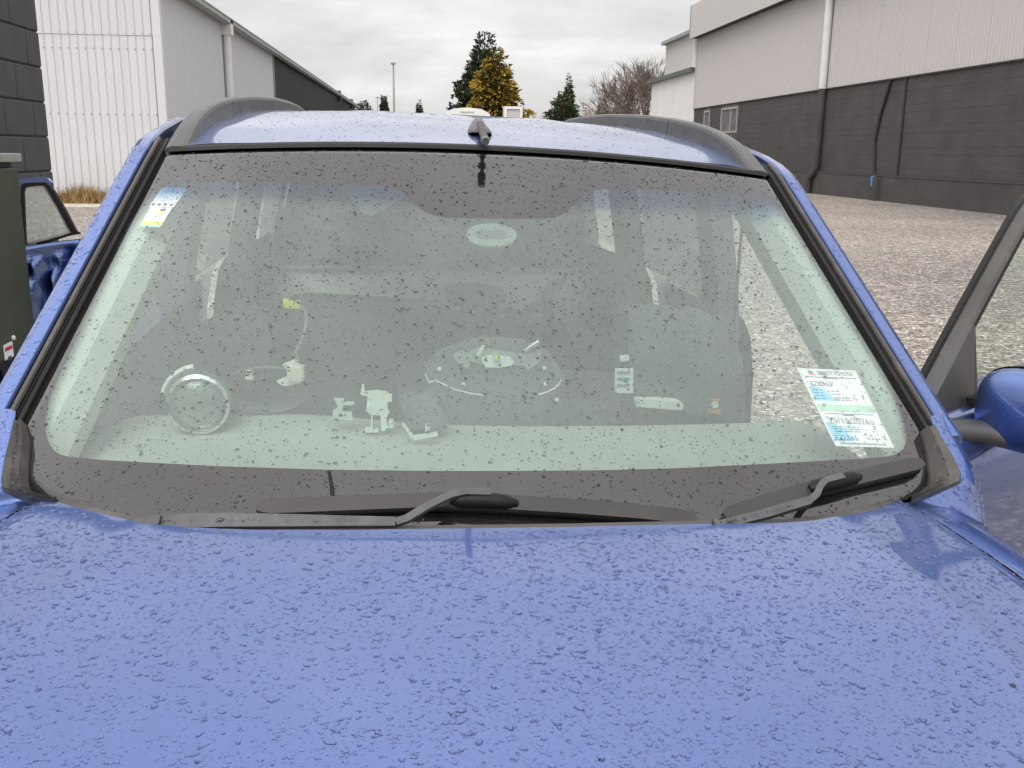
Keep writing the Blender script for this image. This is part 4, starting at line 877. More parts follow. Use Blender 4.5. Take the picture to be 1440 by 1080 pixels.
# ---- black corner pieces at the foot of the pillars
def gpr(u, v, off): s_, t_ = pix_glass(u, v, off); return glassP(s_, t_) + off * glassN(s_, t_)
TRIM_O = {}
for sd, pts in ((-1, [((36, 597), (20, 594)), ((41, 622), (13, 620)), ((39, 650), (5, 650)), ((38, 675), (1, 676)), ((43, 694), (4, 690)), ((64, 702), (33, 699)), ((84, 707), (78, 709))]),
                (1, [((1296, 606), (1313, 600)), ((1301, 622), (1322, 617)), ((1306, 645), (1340, 645)), ((1308, 668), (1352, 668)), ((1306, 682), (1350, 680)), ((1294, 692), (1312, 696)), ((1276, 702), (1280, 707))])):
    m_ = MB(); I = np.array([gpr(*a, 0.006) for a, b in pts]); O_ = np.array([gpr(*b, 0.014) for a, b in pts])
    Ib = I - np.array([0, -0.02, 0.012]); A1 = I * 0.80 + O_ * 0.20 + np.array([0, -0.010, 0.012]); A2 = I * 0.45 + O_ * 0.55 + np.array([0, -0.004, 0.004]); A3 = I * 0.12 + O_ * 0.88 + np.array([0, -0.006, 0.008]); Ob = O_ + np.array([0, 0.02, -0.03])
    for a, b in ((Ib, I), (I, A1), (A1, A2), (A2, A3), (A3, O_), (O_, Ob)): m_.strip(cl(a), cl(b))
    ct_ = m_.build('cowl_corner', M['garnish'], car, auto=80); TRIM_O[sd] = O_
    nn = 30; k = rng.integers(0, 5, nn); a1 = rng.uniform(0, 1, nn)[:, None]; a2 = rng.uniform(0.1, 0.9, nn)[:, None]; Pd = (A1[k] * (1 - a1) + A1[k + 1] * a1) * (1 - a2) + (A2[k] * (1 - a1) + A2[k + 1] * a1) * a2; drops('water_drops', Pd, np.tile(unit([sd * 0.2, -0.6, 0.7]), (nn, 1)), dsize(nn, 2.6), ct_)

# ---- front wings: inner edge follows the corner piece, then the bonnet seam
for sd in (-1, 1):
    O_ = TRIM_O[sd][:6] if sd < 0 else TRIM_O[sd][:6]; ys_ = np.linspace(O_[-1][1] - 0.012, -1.0, 46); kk = KL if sd < 0 else KR
    seam = np.stack([sd * (seam_x(ys_) * kk + 0.003), ys_, hoodz(sd * seam_x(ys_) * kk * 0.999, ys_)], 1)
    top = O_[0] + np.array([sd * 0.004, 0.02, 0.012]); corner = hoodP(float(sd), 0.0)
    inner = np.vstack([[top], O_[:5], [corner + np.array([sd * 0.003, 0, 0.0])], seam[seam[:, 1] < corner[1] - 0.01]])
    d_ = np.concatenate([[0], np.cumsum(np.linalg.norm(np.diff(inner, axis=0), axis=1))]); q_ = np.linspace(0, d_[-1], 110); inner = np.stack([np.interp(q_, d_, inner[:, i]) for i in range(3)], 1)
    kt = sm(-0.07, 0.04, inner[:, 1]); ax_i = np.abs(inner[:, 0]); outx = (0.84 - 0.08 * sm(-0.7, -1.0, inner[:, 1])) * (1 - kt) + (ax_i + 0.062) * kt; outx = np.maximum(outx, ax_i + 0.05); ny = 34; G = []
    for w in np.linspace(0, 1, ny):
        fx = np.interp(w, [0, 0.06, 0.2, 0.4, 0.55, 0.75, 1.0], [0, 0.12, 0.42, 0.80, 0.94, 1.0, 0.86]); fz = np.interp(w, [0, 0.06, 0.2, 0.4, 0.55, 0.75, 1.0], [0, -0.001, -0.012, -0.050, -0.11, -0.26, -0.60]); ft = np.interp(w, [0, 0.06, 0.2, 0.4, 0.55, 0.75, 1.0], [0, 0.003, 0.002, -0.012, -0.05, -0.20, -0.60])
        G.append(np.stack([inner[:, 0] + (sd * outx - inner[:, 0]) * fx, inner[:, 1] + 0.02 * fx * sm(-0.3, 0.05, inner[:, 1]), inner[:, 2] + fz * (1 - kt) + ft * kt], 1))
    G = np.stack(G, 1)
    for _ in range(3): G[1:-1, 1:-1] = 0.5 * G[1:-1, 1:-1] + 0.125 * (G[:-2, 1:-1] + G[2:, 1:-1] + G[1:-1, :-2] + G[1:-1, 2:])
    wg = mk('front_wing', cl(G.reshape(-1, 3)), grid_faces(110, ny), M['paint'], car, True)
    nn = 1100; i = rng.integers(0, 60, nn); j = rng.integers(0, 16, nn); f1, f2 = rng.uniform(0, 1, (2, nn, 1)); Pd = (G[i, j] * (1 - f1) + G[i + 1, j] * f1) * (1 - f2) + (G[i, j + 1] * (1 - f1) + G[i + 1, j + 1] * f1) * f2
    Nd = np.cross(G[i + 1, j] - G[i, j], G[i, j + 1] - G[i, j]); Nd /= np.linalg.norm(Nd, axis=1)[:, None] + 1e-12; Nd *= np.sign(Nd[:, 2:3]); drops('water_drops', Pd, Nd, dsize(nn, 1.2), wg)

# ---- wipers
def gp(u, v, off): s_, t_ = pix_glass(u, v, off); return cl(glassP(s_, t_) + off * glassN(s_, t_))
def ribbon(mb, pts, w, th, m=0):
    """flat bar along pts: width w across (in the glass plane), thickness th"""
    P = np.array(pts); T = np.gradient(P, axis=0); T /= np.linalg.norm(T, axis=1)[:, None]; n0 = np.array([0, -0.62, 0.78]); B = np.cross(T, n0); B /= np.linalg.norm(B, axis=1)[:, None]; N = np.cross(B, T); ww = np.broadcast_to(np.asarray(w, float), (len(P),))[:, None] / 2
    L_ = [P - B * ww - N * th / 2, P - B * ww + N * th / 2, P + B * ww + N * th / 2, P + B * ww - N * th / 2, P - B * ww - N * th / 2]
    for a, b in zip(L_[:-1], L_[1:]): mb.strip(a, b, m)
    mb.add([l[0] for l in L_[:4]], [(0, 1, 2, 3)], m); mb.add([l[-1] for l in L_[:4]], [(0, 1, 2, 3)], m)
def curve_pts(px, off, n=24):
    P = np.array([gp(u, v, o_) for (u, v), o_ in zip(px, off)]); d = np.linspace(0, len(P) - 1, n); i = np.minimum(d.astype(int), len(P) - 2); f_ = (d - i)[:, None]; return P[i] * (1 - f_) + P[i + 1] * f_
def wiper(label, arm_px, arm_off, arm_w, blade_px, conn_px, hook_px):
    m_ = MB(); ribbon(m_, curve_pts(arm_px, arm_off, 30), np.interp(np.linspace(0, 1, 30), np.linspace(0, 1, len(arm_w)), arm_w), 0.009); arm = m_.build('wiper_arm', M['wiper'], car, auto=50); arm['label'] = label
    if hook_px: m_ = MB(); ribbon(m_, curve_pts(hook_px[0], hook_px[1], 16), hook_px[2], 0.008); m_.build('hook', M['wiper'], arm, auto=50)
    bp_ = curve_pts(blade_px, [0.016] * len(blade_px), 40); k = len(bp_)
    m_ = MB(); tap = np.concatenate([[0.012, 0.020], np.full(k - 4, 0.0245), [0.020, 0.012]]); ribbon(m_, bp_, tap, 0.009); bl = m_.build('wiper_blade', M['blade'], arm, auto=50)
    m_ = MB(); lo = curve_pts([(u, v + 8) for u, v in blade_px], [0.007] * len(blade_px), 40); ribbon(m_, lo[1:-1], 0.012, 0.010); m_.build('wiper_edge', M['black'], arm)
    m_ = MB(); cp = curve_pts(conn_px, [0.020] * len(conn_px), 14); k = len(cp); m_.tube(cp, np.interp(np.linspace(0, 1, k), [0, 0.12, 0.5, 0.85, 1], [0.006, 0.0125, 0.0135, 0.012, 0.005]), 12); m_.build('connector', M['black'], arm, auto=60)
    rt_ = curve_pts(arm_px, arm_off, 80)[2:9]; m_ = MB(); ribbon(m_, rt_ + np.array([0, -0.002, 0.003]), arm_w[0] * 1.25, 0.012); m_.build('pivot_cap', M['wiper'], arm, auto=50)
    nn = 40; q = curve_pts(arm_px, arm_off, 80)[rng.integers(3, 70, nn)] + rng.normal(0, 0.004, (nn, 3)) * np.array([1, 0.3, 0.3]); Pd = q + 0.0052 * np.array([0, -0.62, 0.78]); Pd = Pd - np.array([0, 0, ZO]); drops('water_drops', Pd, np.tile(unit([0, -0.62, 0.78]), (nn, 1)), dsize(nn, 2.0), arm)
wiper('long wiper arm parked across the foot of the glass', [(205, 737), (260, 734), (330, 733), (450, 734), (556, 735)], [0.050, 0.056, 0.056, 0.052, 0.048], [0.012, 0.021, 0.022, 0.021, 0.019, 0.016, 0.014],
      [(361, 714), (420, 712), (520, 708), (620, 704), (700, 707), (800, 713), (900, 721), (979, 730)], [(633, 704), (660, 704), (690, 705), (729, 708)], ([(556, 735), (572, 730), (600, 713), (632, 697), (655, 692), (690, 693)], [0.048, 0.046, 0.042, 0.036, 0.032, 0.030], 0.011))
wiper('short wiper arm curving up beside the corner piece', [(1000, 741), (1030, 735), (1080, 722), (1137, 705)], [0.050, 0.052, 0.050, 0.046], [0.010, 0.013, 0.014, 0.014, 0.013],
      [(1018, 727), (1060, 712), (1110, 697), (1150, 685), (1200, 674), (1250, 662), (1297, 651)], [(1138, 688), (1160, 682), (1185, 676), (1210, 670)], ([(1137, 705), (1148, 696), (1153, 684), (1160, 676), (1185, 670)], [0.046, 0.044, 0.040, 0.036, 0.032], 0.010))

m_ = MB(); m_.tube([gp(468, 699, 0.003), gp(466, 682, 0.006), gp(463, 664, 0.008)], [0.0035, 0.0028, 0.0024], 8); m_.build('black_peg', M['black'], car, auto=60)  # thin black peg standing on the border at the foot of the glass
# ---- doors (panel in its own hinge frame: x outwards, y along the door)
HX, HY = 0.78, 0.15
def door(sd, ang_, label, mirror=True, mmat=None, mo=0.0, mz=0.0):
    def L3(o, d, z): return (sd * o, d, z + ZO)
    dd = np.linspace(-0.02, 0.98, 40); zz_ = np.array([-0.455, -0.468, -0.50, -0.56, -0.64, -0.74, -0.85, -0.95, -1.06, -1.13]); oo = np.array([0.010, 0.036, 0.068, 0.092, 0.100, 0.098, 0.090, 0.070, 0.05, 0.03])
    V = [L3(o + 0.01 * math.sin((d + 0.02) / 1.0 * math.pi), d, z + 0.03 * d) for d in dd for o, z in zip(oo, zz_)]; k = len(zz_)
    Fc = grid_faces(len(dd), k); nv = len(V); V += [L3(-0.06, d, z + 0.03 * d) for d in dd for z in zz_]; Fc2 = [tuple(nv + i for i in f) for f in Fc]
    rimd = [i * k for i in range(len(dd))] + [(len(dd) - 1) * k + j for j in range(1, k)] + [i * k + k - 1 for i in range(len(dd) - 2, -1, -1)] + [j for j in range(k - 2, 0, -1)]
    Fr = [(rimd[i], rimd[(i + 1) % len(rimd)], nv + rimd[(i + 1) % len(rimd)], nv + rimd[i]) for i in range(len(rimd))]
    dr = mk('front_door', V, Fc + Fc2 + Fr, [M['paint'], M['trim_mid']], car, False, [0] * len(Fc) + [1] * len(Fc2) + [0] * len(Fr), auto=40)
    dr.location = (sd * HX, HY, 0); dr.rotation_euler = (0, 0, ang_); dr['label'] = label
    fp = [(-0.05, -0.478), (0.05, -0.405), (0.20, -0.297), (0.35, -0.190), (0.50, -0.085), (0.58, -0.048), (0.70, -0.020), (0.94, -0.010), (0.98, -0.06), (0.985, -0.25), (0.98, -0.45)]
    def path(pts, n):
        P = np.array(pts, float); t = np.concatenate([[0], np.cumsum(np.hypot(*np.diff(P, axis=0).T))]); q = np.linspace(0, t[-1], n); A = np.stack([np.interp(q, t, P[:, 0]), np.interp(q, t, P[:, 1])], 1)
        for _ in range(2): A[1:-1] = 0.25 * A[:-2] + 0.5 * A[1:-1] + 0.25 * A[2:]
        return A
    A = path(fp, 50); T = np.gradient(A, axis=0); T /= np.linalg.norm(T, axis=1)[:, None]; Nf = np.stack([T[:, 1], -T[:, 0]], 1)     # towards the inside of the opening
    def fr(name, w0, w1, o0, o1, mat):
        m_ = MB(); L_ = []
        for w, o in ((w0, o0), (w0, o1), ((w0 + w1) / 2, o1 + 0.003), (w1, o1), (w1, o0), (w0, o0)):
            q = A + Nf * w; L_.append([L3(o - 0.17 * max(0, z + 0.45) , d, z) for d, z in q])
        for a, b in zip(L_[:-1], L_[1:]): m_.strip(a, b)
        return m_.build(name, mat, dr, auto=50)
    fr('weather_strip', -0.006, 0.004, -0.026, -0.016, M['black']); fr('window_frame', 0.000, 0.014, -0.014, 0.012, M['garnish']); fr('inner_seal', 0.015, 0.020, -0.012, 0.006, M['black']); fr('window_channel', 0.021, 0.040, -0.016, 0.002, M['rubber'])
    q = A + Nf * 0.045; poly = [tuple(p) for p in q[2:]] + [(0.02, -0.45)]; poly = [p for p in poly if p[0] > 0.0]
    m_ = MB(); m_.add([L3(-0.008 - 0.17 * max(0, z + 0.45), d, z) for d, z in poly], [tuple(range(len(poly)))]); m_.build('window_glass', M['side_glass'], dr)
    m_ = MB(); n = len(poly)
    sp_ = [(-0.03, -0.468), (0.02, -0.424), (0.10, -0.366), (0.188, -0.300), (0.198, -0.304), (0.204, -0.45), (0.20, -0.475)]
    V = [L3(0.022 - 0.17 * max(0, z + 0.45), d, z) for d, z in sp_] + [L3(-0.02, d, z) for d, z in sp_]; n = len(sp_)
    mk('sail_panel', V, [tuple(range(n)), tuple(range(2 * n - 1, n - 1, -1))] + [(i, n + i, n + (i + 1) % n, (i + 1) % n) for i in range(n)], M['rail'], dr, auto=30)
    m_ = MB(); m_.box(*(L3(0.002, 0.16, -0.462)), *(L3(0.03, 0.97, -0.437))) if sd > 0 else m_.box(-0.03, 0.16, -0.462 + ZO, -0.002, 0.97, -0.437 + ZO); m_.build('belt_strip', M['rubber'], dr)
    m_ = MB(); m_.bbox(*(min(sd * 0.085, sd * 0.115), 0.80, -0.60 + ZO), *(max(sd * 0.085, sd * 0.115), 0.95, -0.57 + ZO), 0.006); m_.build('handle', M['paint'], dr)
    if mirror:
        m_ = MB(); P = [L3(0.010, 0.00, -0.474), L3(0.030, 0.06, -0.476), L3(0.07, 0.12, -0.482), L3(0.13 + mo, 0.155, -0.50 + mz), L3(0.18 + mo, 0.165, -0.505 + mz)]; m_.tube(P, [0.030, 0.034, 0.034, 0.030, 0.02], 14); m_.V = [(x, y, (z - (ZO - 0.492)) * 0.62 + ZO - 0.492) for x, y, z in m_.V]; m_.build('mirror_arm', M['rail'], dr, auto=60)
        def shell(scale, o_c, nu=24, nv=14):
            V = []; 
            for i in range(nv):
                t = i / (nv - 1); dep = math.sin(t * math.pi / 2); rr = max(0.0, 1 - dep ** 5) ** (1 / 2.6)
                for j in range(nu):
                    a = 2 * math.pi * j / nu; cx_ = np.sign(math.cos(a)) * abs(math.cos(a)) ** 0.62; sz_ = np.sign(math.sin(a)) * abs(math.sin(a)) ** 0.62
                    V.append((cx_ * 0.115 * rr * scale, dep, sz_ * 0.078 * rr * scale))
            return V, [(i * nu + j, i * nu + (j + 1) % nu, (i + 1) * nu + (j + 1) % nu, (i + 1) * nu + j) for i in range(nv - 1) for j in range(nu)]
        Vs_, Fs_ = shell(1.0, 0)
        # housing: open side looks to the rear of the car when the door is shut
        cD, cO, cZ = 0.160, 0.150 + mo, -0.438 + mz
        Vw = [L3(cO + x * 0.95, cD + 0.02 - y * 0.075, cZ + z + 0.10 * x * 0) for x, y, z in Vs_]; mk('mirror_housing', Vw, Fs_, mmat or M['paint'], dr, True)
        Vg = [L3(cO + x * 0.95, cD + 0.022 + 0.006, cZ + z) for x, y, z in Vs_[:24]]; Vr = [L3(cO + x * 0.97, cD + 0.0, cZ + z * 1.03) for x, y, z in Vs_[:24]]
        mk('mirror_rim', list(Vr) + list(Vg), [(i, (i + 1) % 24, 24 + (i + 1) % 24, 24 + i) for i in range(24)], M['black'], dr, auto=40); mk('mirror_glass', [(a, b - 0.004, c) for a, b, c in Vg], [tuple(range(24))], M['chrome'], dr)
    nn = 260; a = rng.uniform(0.0, 0.7, nn); j = rng.uniform(1, 4, nn); P = np.array([[sd * (np.interp(jj, range(10), oo) + 0.012), d, np.interp(jj, range(10), zz_) + 0.03 * d] for d, jj in zip(a, j)]); drops('water_drops', P, np.tile(unit([sd * 0.8, 0, 0.6]), (nn, 1)), dsize(nn, 1.3), dr)
    return dr
door(1, -math.radians(56), 'open blue passenger door with black sail panel and mirror')
door(-1, 0.0, 'closed blue driver door with black mirror', True, M['black'], 0.045, -0.03)

# ---- rest of the shell: rear doors, pillars, sills, floor, tail, nose, wheels
for sd in (-1, 1):
    dd = np.linspace(1.14, 2.05, 16); zz_ = np.array([-0.43, -0.45, -0.50, -0.62, -0.80, -0.95, -1.08]); oo = np.array([0.79, 0.815, 0.84, 0.86, 0.868, 0.85, 0.82])
    V = [(sd * (o - 0.03 * (d - 1.14)), d, z + 0.03 * (d - 1.1) + ZO) for d in dd for o, z in zip(oo, zz_)]; rd = mk('rear_door', V, grid_faces(16, 7), M['paint'], car, True)
    m_ = MB(); m_.add([(sd * 0.775, 1.17, -0.42 + ZO), (sd * 0.75, 2.02, -0.40 + ZO), (sd * 0.685, 1.98, -0.02 + ZO), (sd * 0.70, 1.17, 0.0 + ZO)], [(0, 1, 2, 3)]); m_.build('window_glass', M['side_glass'], rd)
    dd = np.linspace(2.05, 3.12, 14); V = [(sd * (o - 0.05 - 0.05 * (d - 2.05)), d, z + 0.04 + ZO) for d in dd for o, z in zip(oo, zz_)]; rq = mk('rear_quarter', V, grid_faces(14, 7), M['paint'], car, True)
    m_ = MB(); m_.add([(sd * 0.74, 2.20, -0.38 + ZO), (sd * 0.70, 2.86, -0.34 + ZO), (sd * 0.63, 2.70, 0.0 + ZO), (sd * 0.66, 2.20, 0.0 + ZO)], [(0, 1, 2, 3)]); m_.build('quarter_glass', M['side_glass'], rq)
    for ya, yb, nm in ((1.06, 1.20, 'b_pillar'), (1.99, 2.22, 'c_pillar'), (2.80, 3.06, 'd_pillar')):
        m_ = MB(); P = []
        for z in np.linspace(-1.1, 0.02, 10):
            f_ = np.clip((z + 0.43) / 0.45, 0, 1); xo = 0.775 - 0.085 * f_ - 0.02 * (ya > 1.5); P.append([(sd * (xo - 0.06), ya, z), (sd * xo, ya, z), (sd * xo, yb - 0.02 * f_, z), (sd * (xo - 0.06), yb - 0.02 * f_, z)])
        P = np.array(P); 
        for j in range(4): m_.strip(cl(P[:, j]), cl(P[:, (j + 1) % 4]))
        m_.build(nm, M['trim_mid'] if nm == 'b_pillar' else M['trim_dark'], car)
    MB().bbox(min(sd * 0.66, sd * 0.84), 0.05, -1.19 + ZO, max(sd * 0.66, sd * 0.84), 2.1, -1.08 + ZO, 0.02).build('sill', M['paint'], car)
    # wheels
    for yw in (-0.42, 2.28):
        wc = c2w((sd * 0.745, yw, 0)); zl_ = (0.315 - wc[2]); 
        wl_ = MB().lathe([(0.20, -0.09), (0.29, -0.10), (0.315, -0.07), (0.315, 0.07), (0.29, 0.10), (0.20, 0.09)], (sd * 0.745, yw, zl_ + ZO), 'x', 32).build('wheel', M['rubber'], car, auto=40)
        m_ = MB(); m_.lathe([(0.20, sd * 0.085), (0.205, sd * 0.02), (0.06, sd * 0.04), (0.04, sd * 0.06)], (sd * 0.745, yw, zl_ + ZO), 'x', 24)
        m_.build('rim', M['steel'], wl_, auto=40)
    MB().tube([(sd * 0.672, 1.10, -0.01 + ZO), (sd * 0.676, 1.09, -0.20 + ZO), (sd * 0.70, 1.06, -0.42 + ZO), (sd * 0.715, 1.03, -0.9 + ZO)], [0.004] * 4, 6).build('belt_edge', M['trim_dark'], car)
    bp2 = [cpl(1045, 296, 0, 0.60), cpl(1040, 360, 0, 0.60), cpl(1035, 420, 0, 0.61), cpl(1034, 480, 0, 0.62)]
    if sd > 0: MB().tube([cl(p) for p in bp2], [0.0035] * 4, 6).build('seat_belt', M['trim_dark'], car)
MB().box(-0.74, -0.1, -1.17 + ZO, 0.74, 3.0, -1.12 + ZO).build('floor_pan', M['trim_dark'], car)
MB().box(-0.72, -0.05, -1.12 + ZO, 0.72, 0.0, -0.66 + ZO).build('firewall', M['trim_dark'], car)
nose = np.linspace(-1, 1, 30); m_ = MB(); L_ = []
for z, o in ((-0.74, 0.0), (-0.80, -0.035), (-0.92, -0.055), (-1.05, -0.05), (-1.14, 0.0)): L_.append([(x * 0.82, -1.0 + 0.17 * x * x + o, z + ZO) for x in nose])
for a, b in zip(L_[:-1], L_[1:]): m_.strip(a, b)
m_.build('front_bumper', M['paint'], car, auto=50)

# ---- tailgate with stripped trim
YT = 2.86
def px_poly(px, y): return [tuple(cpl(u, v, 1, y)[[0, 2]]) for u, v in px]
def plate(name, px, y, th, mat, parent): 
    m_ = MB(); m_.prism([(a, b + ZO) for a, b in px_poly(px, y)], y, y + th, 1); return m_.build(name, mat, parent)
m_ = MB(); m_.prism([(-0.56, 0.055 + ZO), (0.56, 0.055 + ZO), (0.70, -0.42 + ZO), (0.72, -1.05 + ZO), (-0.72, -1.05 + ZO), (-0.70, -0.42 + ZO)], 3.0, 3.05, 1); tg = m_.build('tailgate', M['trim_mid'], car)
M['pale_panel'] = pmat('pale_strip_metal', (0.78, 0.79, 0.76), 0.55, var=0.08, scale=8)  # paler strip across the inside of the tailgate
plate('pale_inner_panel', [(385, 376), (600, 378), (822, 382), (822, 460), (388, 450)], YT + 0.06, 0.02, M['pale_panel'], tg)
plate('panel_edge', [(380, 373), (600, 375), (826, 379), (826, 384), (600, 380), (380, 378)], YT + 0.04, 0.015, M['headliner'], tg)
tp = plate('trim_panel', [(378, 425), (432, 412), (500, 416), (560, 420), (618, 424), (632, 436), (650, 441), (668, 441), (684, 437), (698, 431), (735, 437), (747, 428), (757, 423), (770, 428), (782, 444), (790, 455), (800, 458), (806, 452), (824, 451), (826, 640), (378, 640)], YT, 0.03, M['trim_dark'], tg)
plate('handle_recess', [(626, 400), (660, 399), (690, 401), (706, 406), (713, 415), (710, 425), (700, 431), (660, 433), (638, 432), (627, 424)], YT + 0.02, 0.03, M['trim_dark'], tg)
plate('cable_loop', [(765, 405), (775, 395), (792, 390), (800, 392), (785, 400), (776, 418), (776, 450), (768, 448), (764, 425)], YT + 0.03, 0.02, M['trim_mid'], tg)
for u, v, r in ((503, 425, 3), (570, 429, 3), (608, 434, 3), (644, 434, 4), (664, 439, 3.5), (705, 446, 4), (756, 445, 5.5), (745, 454, 3.5), (797, 463, 3.5), (866, 434, 6), (834, 470, 4), (833, 421, 4), (378, 446, 5), (386, 419, 3), (398, 495, 3), (463, 491, 3), (386, 402, 3)):
    c_ = cpl(u, v, 1, YT - 0.01); rr = r / F * (c_[1] - CO[1]) * 0.9; MB().lathe([(rr, 0.012), (rr, 0.0), (rr * 0.5, -0.004), (rr * 0.45, 0.002)], (c_[0], YT - 0.012, c_[2] + ZO), 'y', 12).build('trim_clip', M['white_plastic'] if r > 3.2 else M['headliner'], tg)

m_ = MB(); vz = [cpl(u, v, 1, 0.625) for u, v in ((476, 262), (500, 246), (546, 244), (569, 276), (522, 305), (507, 296), (496, 282))]; m_.prism([(p[0], p[2] + ZO) for p in vz], 0.622, 0.628, 1); m_.build('sun_visor', M['white_plastic'], car)
# ---- dashboard
def dashP(s, q):
    s = np.asarray(s, float); q = np.asarray(q, float); x = s * 0.70; y = -0.06 + 0.06 * s * s + q * 0.40
    z = -0.535 + 0.018 * q - 0.16 * sm(0.86, 1.0, q) ** 2 - 0.30 * np.maximum(np.abs(s) - 0.93, 0) + 0.018 * np.exp(-((x + 0.36) / 0.2) ** 2) * sm(0.5, 0.8, q) * (1 - sm(0.85, 1.0, q))
    return np.stack([x, y, z], -1)
S, Q = np.meshgrid(np.linspace(-1, 1, 50), np.linspace(0, 1, 40), indexing='ij'); db = mk('dashboard', cl(dashP(S, Q).reshape(-1, 3)), grid_faces(50, 40), M['dash'], car, True)
m_ = MB(); E0 = dashP(np.linspace(-1, 1, 50), np.ones(50)); m_.strip(cl(E0), cl(E0 + np.array([0, 0.02, -0.30]))); m_.build('dash_fascia', M['trim_dark'], db)
for i in range(7): x0_ = -0.48 + i * 0.15; MB().box(x0_, 0.0, -0.531 + ZO, x0_ + 0.10, 0.012, -0.526 + ZO).build('demister_slot', M['trim_dark'], db)
# ---- passenger seat back lying folded, with its labels
plate_poly = [(884, 446), (900, 440), (1005, 446), (1020, 455), (1036, 478), (1045, 510), (1048, 545), (1047, 590), (884, 574)]
seat = plate('seat_back', plate_poly, 0.50, 0.14, M['trim_dark'], car)
plate('seat_cushion', [(560, 560), (1046, 585), (1050, 660), (560, 650)], 0.62, 0.40, M['trim_dark'], seat)
m_ = MB(); m_.prism([(a, b + ZO) for a, b in px_poly([(865, 518), (890, 518), (890, 553), (864, 552)], 0.47)], 0.468, 0.472, 1, 0)
for q in range(3): m_.prism([(a, b + ZO) for a, b in px_poly([(868, 522 + q * 9), (886, 522 + q * 9), (886, 526 + q * 9), (868, 526 + q * 9)], 0.467)], 0.4665, 0.4675, 1, 1)
m_.build('paper_label', [M['paper'], M['ink_grey']], seat)
m_ = MB(); m_.prism([(a, b + ZO) for a, b in px_poly([(871, 500), (884, 499), (885, 507), (873, 508)], 0.47)], 0.468, 0.472, 1); m_.build('paper_label', M['paper'], seat)
o = plate('side_airbag_tube', [(895, 563), (930, 563), (955, 565), (961, 568), (961, 574), (957, 577), (930, 575), (895, 572)], 0.46, 0.03, M['white_plastic'], seat)
m_ = MB(); m_.prism([(a, b + ZO) for a, b in px_poly([(995, 575), (1013, 576), (1012, 582), (995, 580)], 0.49)], 0.488, 0.492, 1, 0); m_.prism([(a, b + ZO) for a, b in px_poly([(998, 561), (1015, 561), (1014, 563), (998, 563)], 0.49)], 0.488, 0.492, 1, 0)
cc = cpl(1005, 569, 1, 0.489); m_.lathe([(0.008, 0), (0.008, -0.003), (0.004, -0.003), (0.004, -0.001)], (cc[0], 0.489, cc[2] + ZO), 'y', 16, 1); m_.build('warning_sticker', [M['ink_orange'], M['paper']], seat)
dk_ = plate('driver_seat_back', [(380, 470), (300, 452), (262, 470), (250, 600), (380, 600)], 0.95, 0.15, M['trim_dark'], car)

# ================================================================== loose parts lying on the dashboard
def in_car(name, label, cat, p, group=None, rz=0.0):
    o = empty(name, (0, 0, 0), 0, label, cat, group); w = c2w(p); m4 = Matrix.Identity(4)
    Rz = MC @ np.array([[math.cos(rz), -math.sin(rz), 0], [math.sin(rz), math.cos(rz), 0], [0, 0, 1]])
    for i in range(3):
        for j in range(3): m4[i][j] = Rz[i, j]
        m4[i][3] = w[i]
    o.matrix_world = m4; return o
def on_dash(u, v): # where the pixel meets the top of the dashboard
    return cpl(u, v, 2, -0.522)
def local(u, v, y, base): return cpl(u, v, 1, y) - base
# fog lamp
yb = 0.24; base = cpl(283, 604, 1, yb); lamp = in_car('fog_lamp', 'round glass fog lamp lying on the dashboard near the driver door', 'lamp', base); rL = 43 / F * (yb - CO[1])
cz_ = (cpl(281, 565, 1, yb) - base)[2]
MB().lathe([(rL * 1.05, -0.012), (rL * 1.06, 0.0), (rL * 0.95, 0.03), (rL * 0.55, 0.065), (rL * 0.30, 0.075)], (0, 0, cz_), 'y', 32).build('housing', M['trim_dark'], lamp, auto=40)
MB().lathe([(rL * 0.93, -0.013), (rL * 1.0, -0.020), (rL * 0.90, -0.024), (rL * 0.87, -0.013)], (0, 0, cz_), 'y', 32).build('bezel_ring', M['chrome'], lamp, auto=40)
MB().lathe([(rL * 0.86, -0.011), (rL * 0.5, 0.012), (rL * 0.2, 0.022)], (0, 0, cz_), 'y', 24).build('reflector', M['chrome'], lamp, auto=40)
MB().lathe([(rL * 0.88, -0.014), (rL * 0.7, -0.024), (rL * 0.35, -0.030), (rL * 0.05, -0.031)], (0, 0, cz_), 'y', 28).build('lens', M['lens'], lamp, auto=60)
for q in range(9): a0 = 0.35 + q * 0.7; m_ = MB(); m_.tube([np.array([math.cos(a0) * rL * 0.25, 0.004, cz_ + math.sin(a0) * rL * 0.25]), np.array([math.cos(a0 + 0.15) * rL * 0.78, -0.009, cz_ + math.sin(a0 + 0.15) * rL * 0.78])], [0.003, 0.0055], 5); m_.build('reflector_rib', M['white_plastic'], lamp)
MB().lathe([(0.010, -0.008), (0.012, -0.002), (0.006, 0.02)], (0, 0, cz_), 'y', 12).build('bulb', M['white_plastic'], lamp)
m_ = MB(); m_.tube([np.array([math.cos(a) * rL * 1.22, 0.015, cz_ + math.sin(a) * rL * 1.12]) for a in np.linspace(1.75, 3.0, 12)], 0.006, 6); m_.build('bracket', M['white_plastic'], lamp, auto=60)
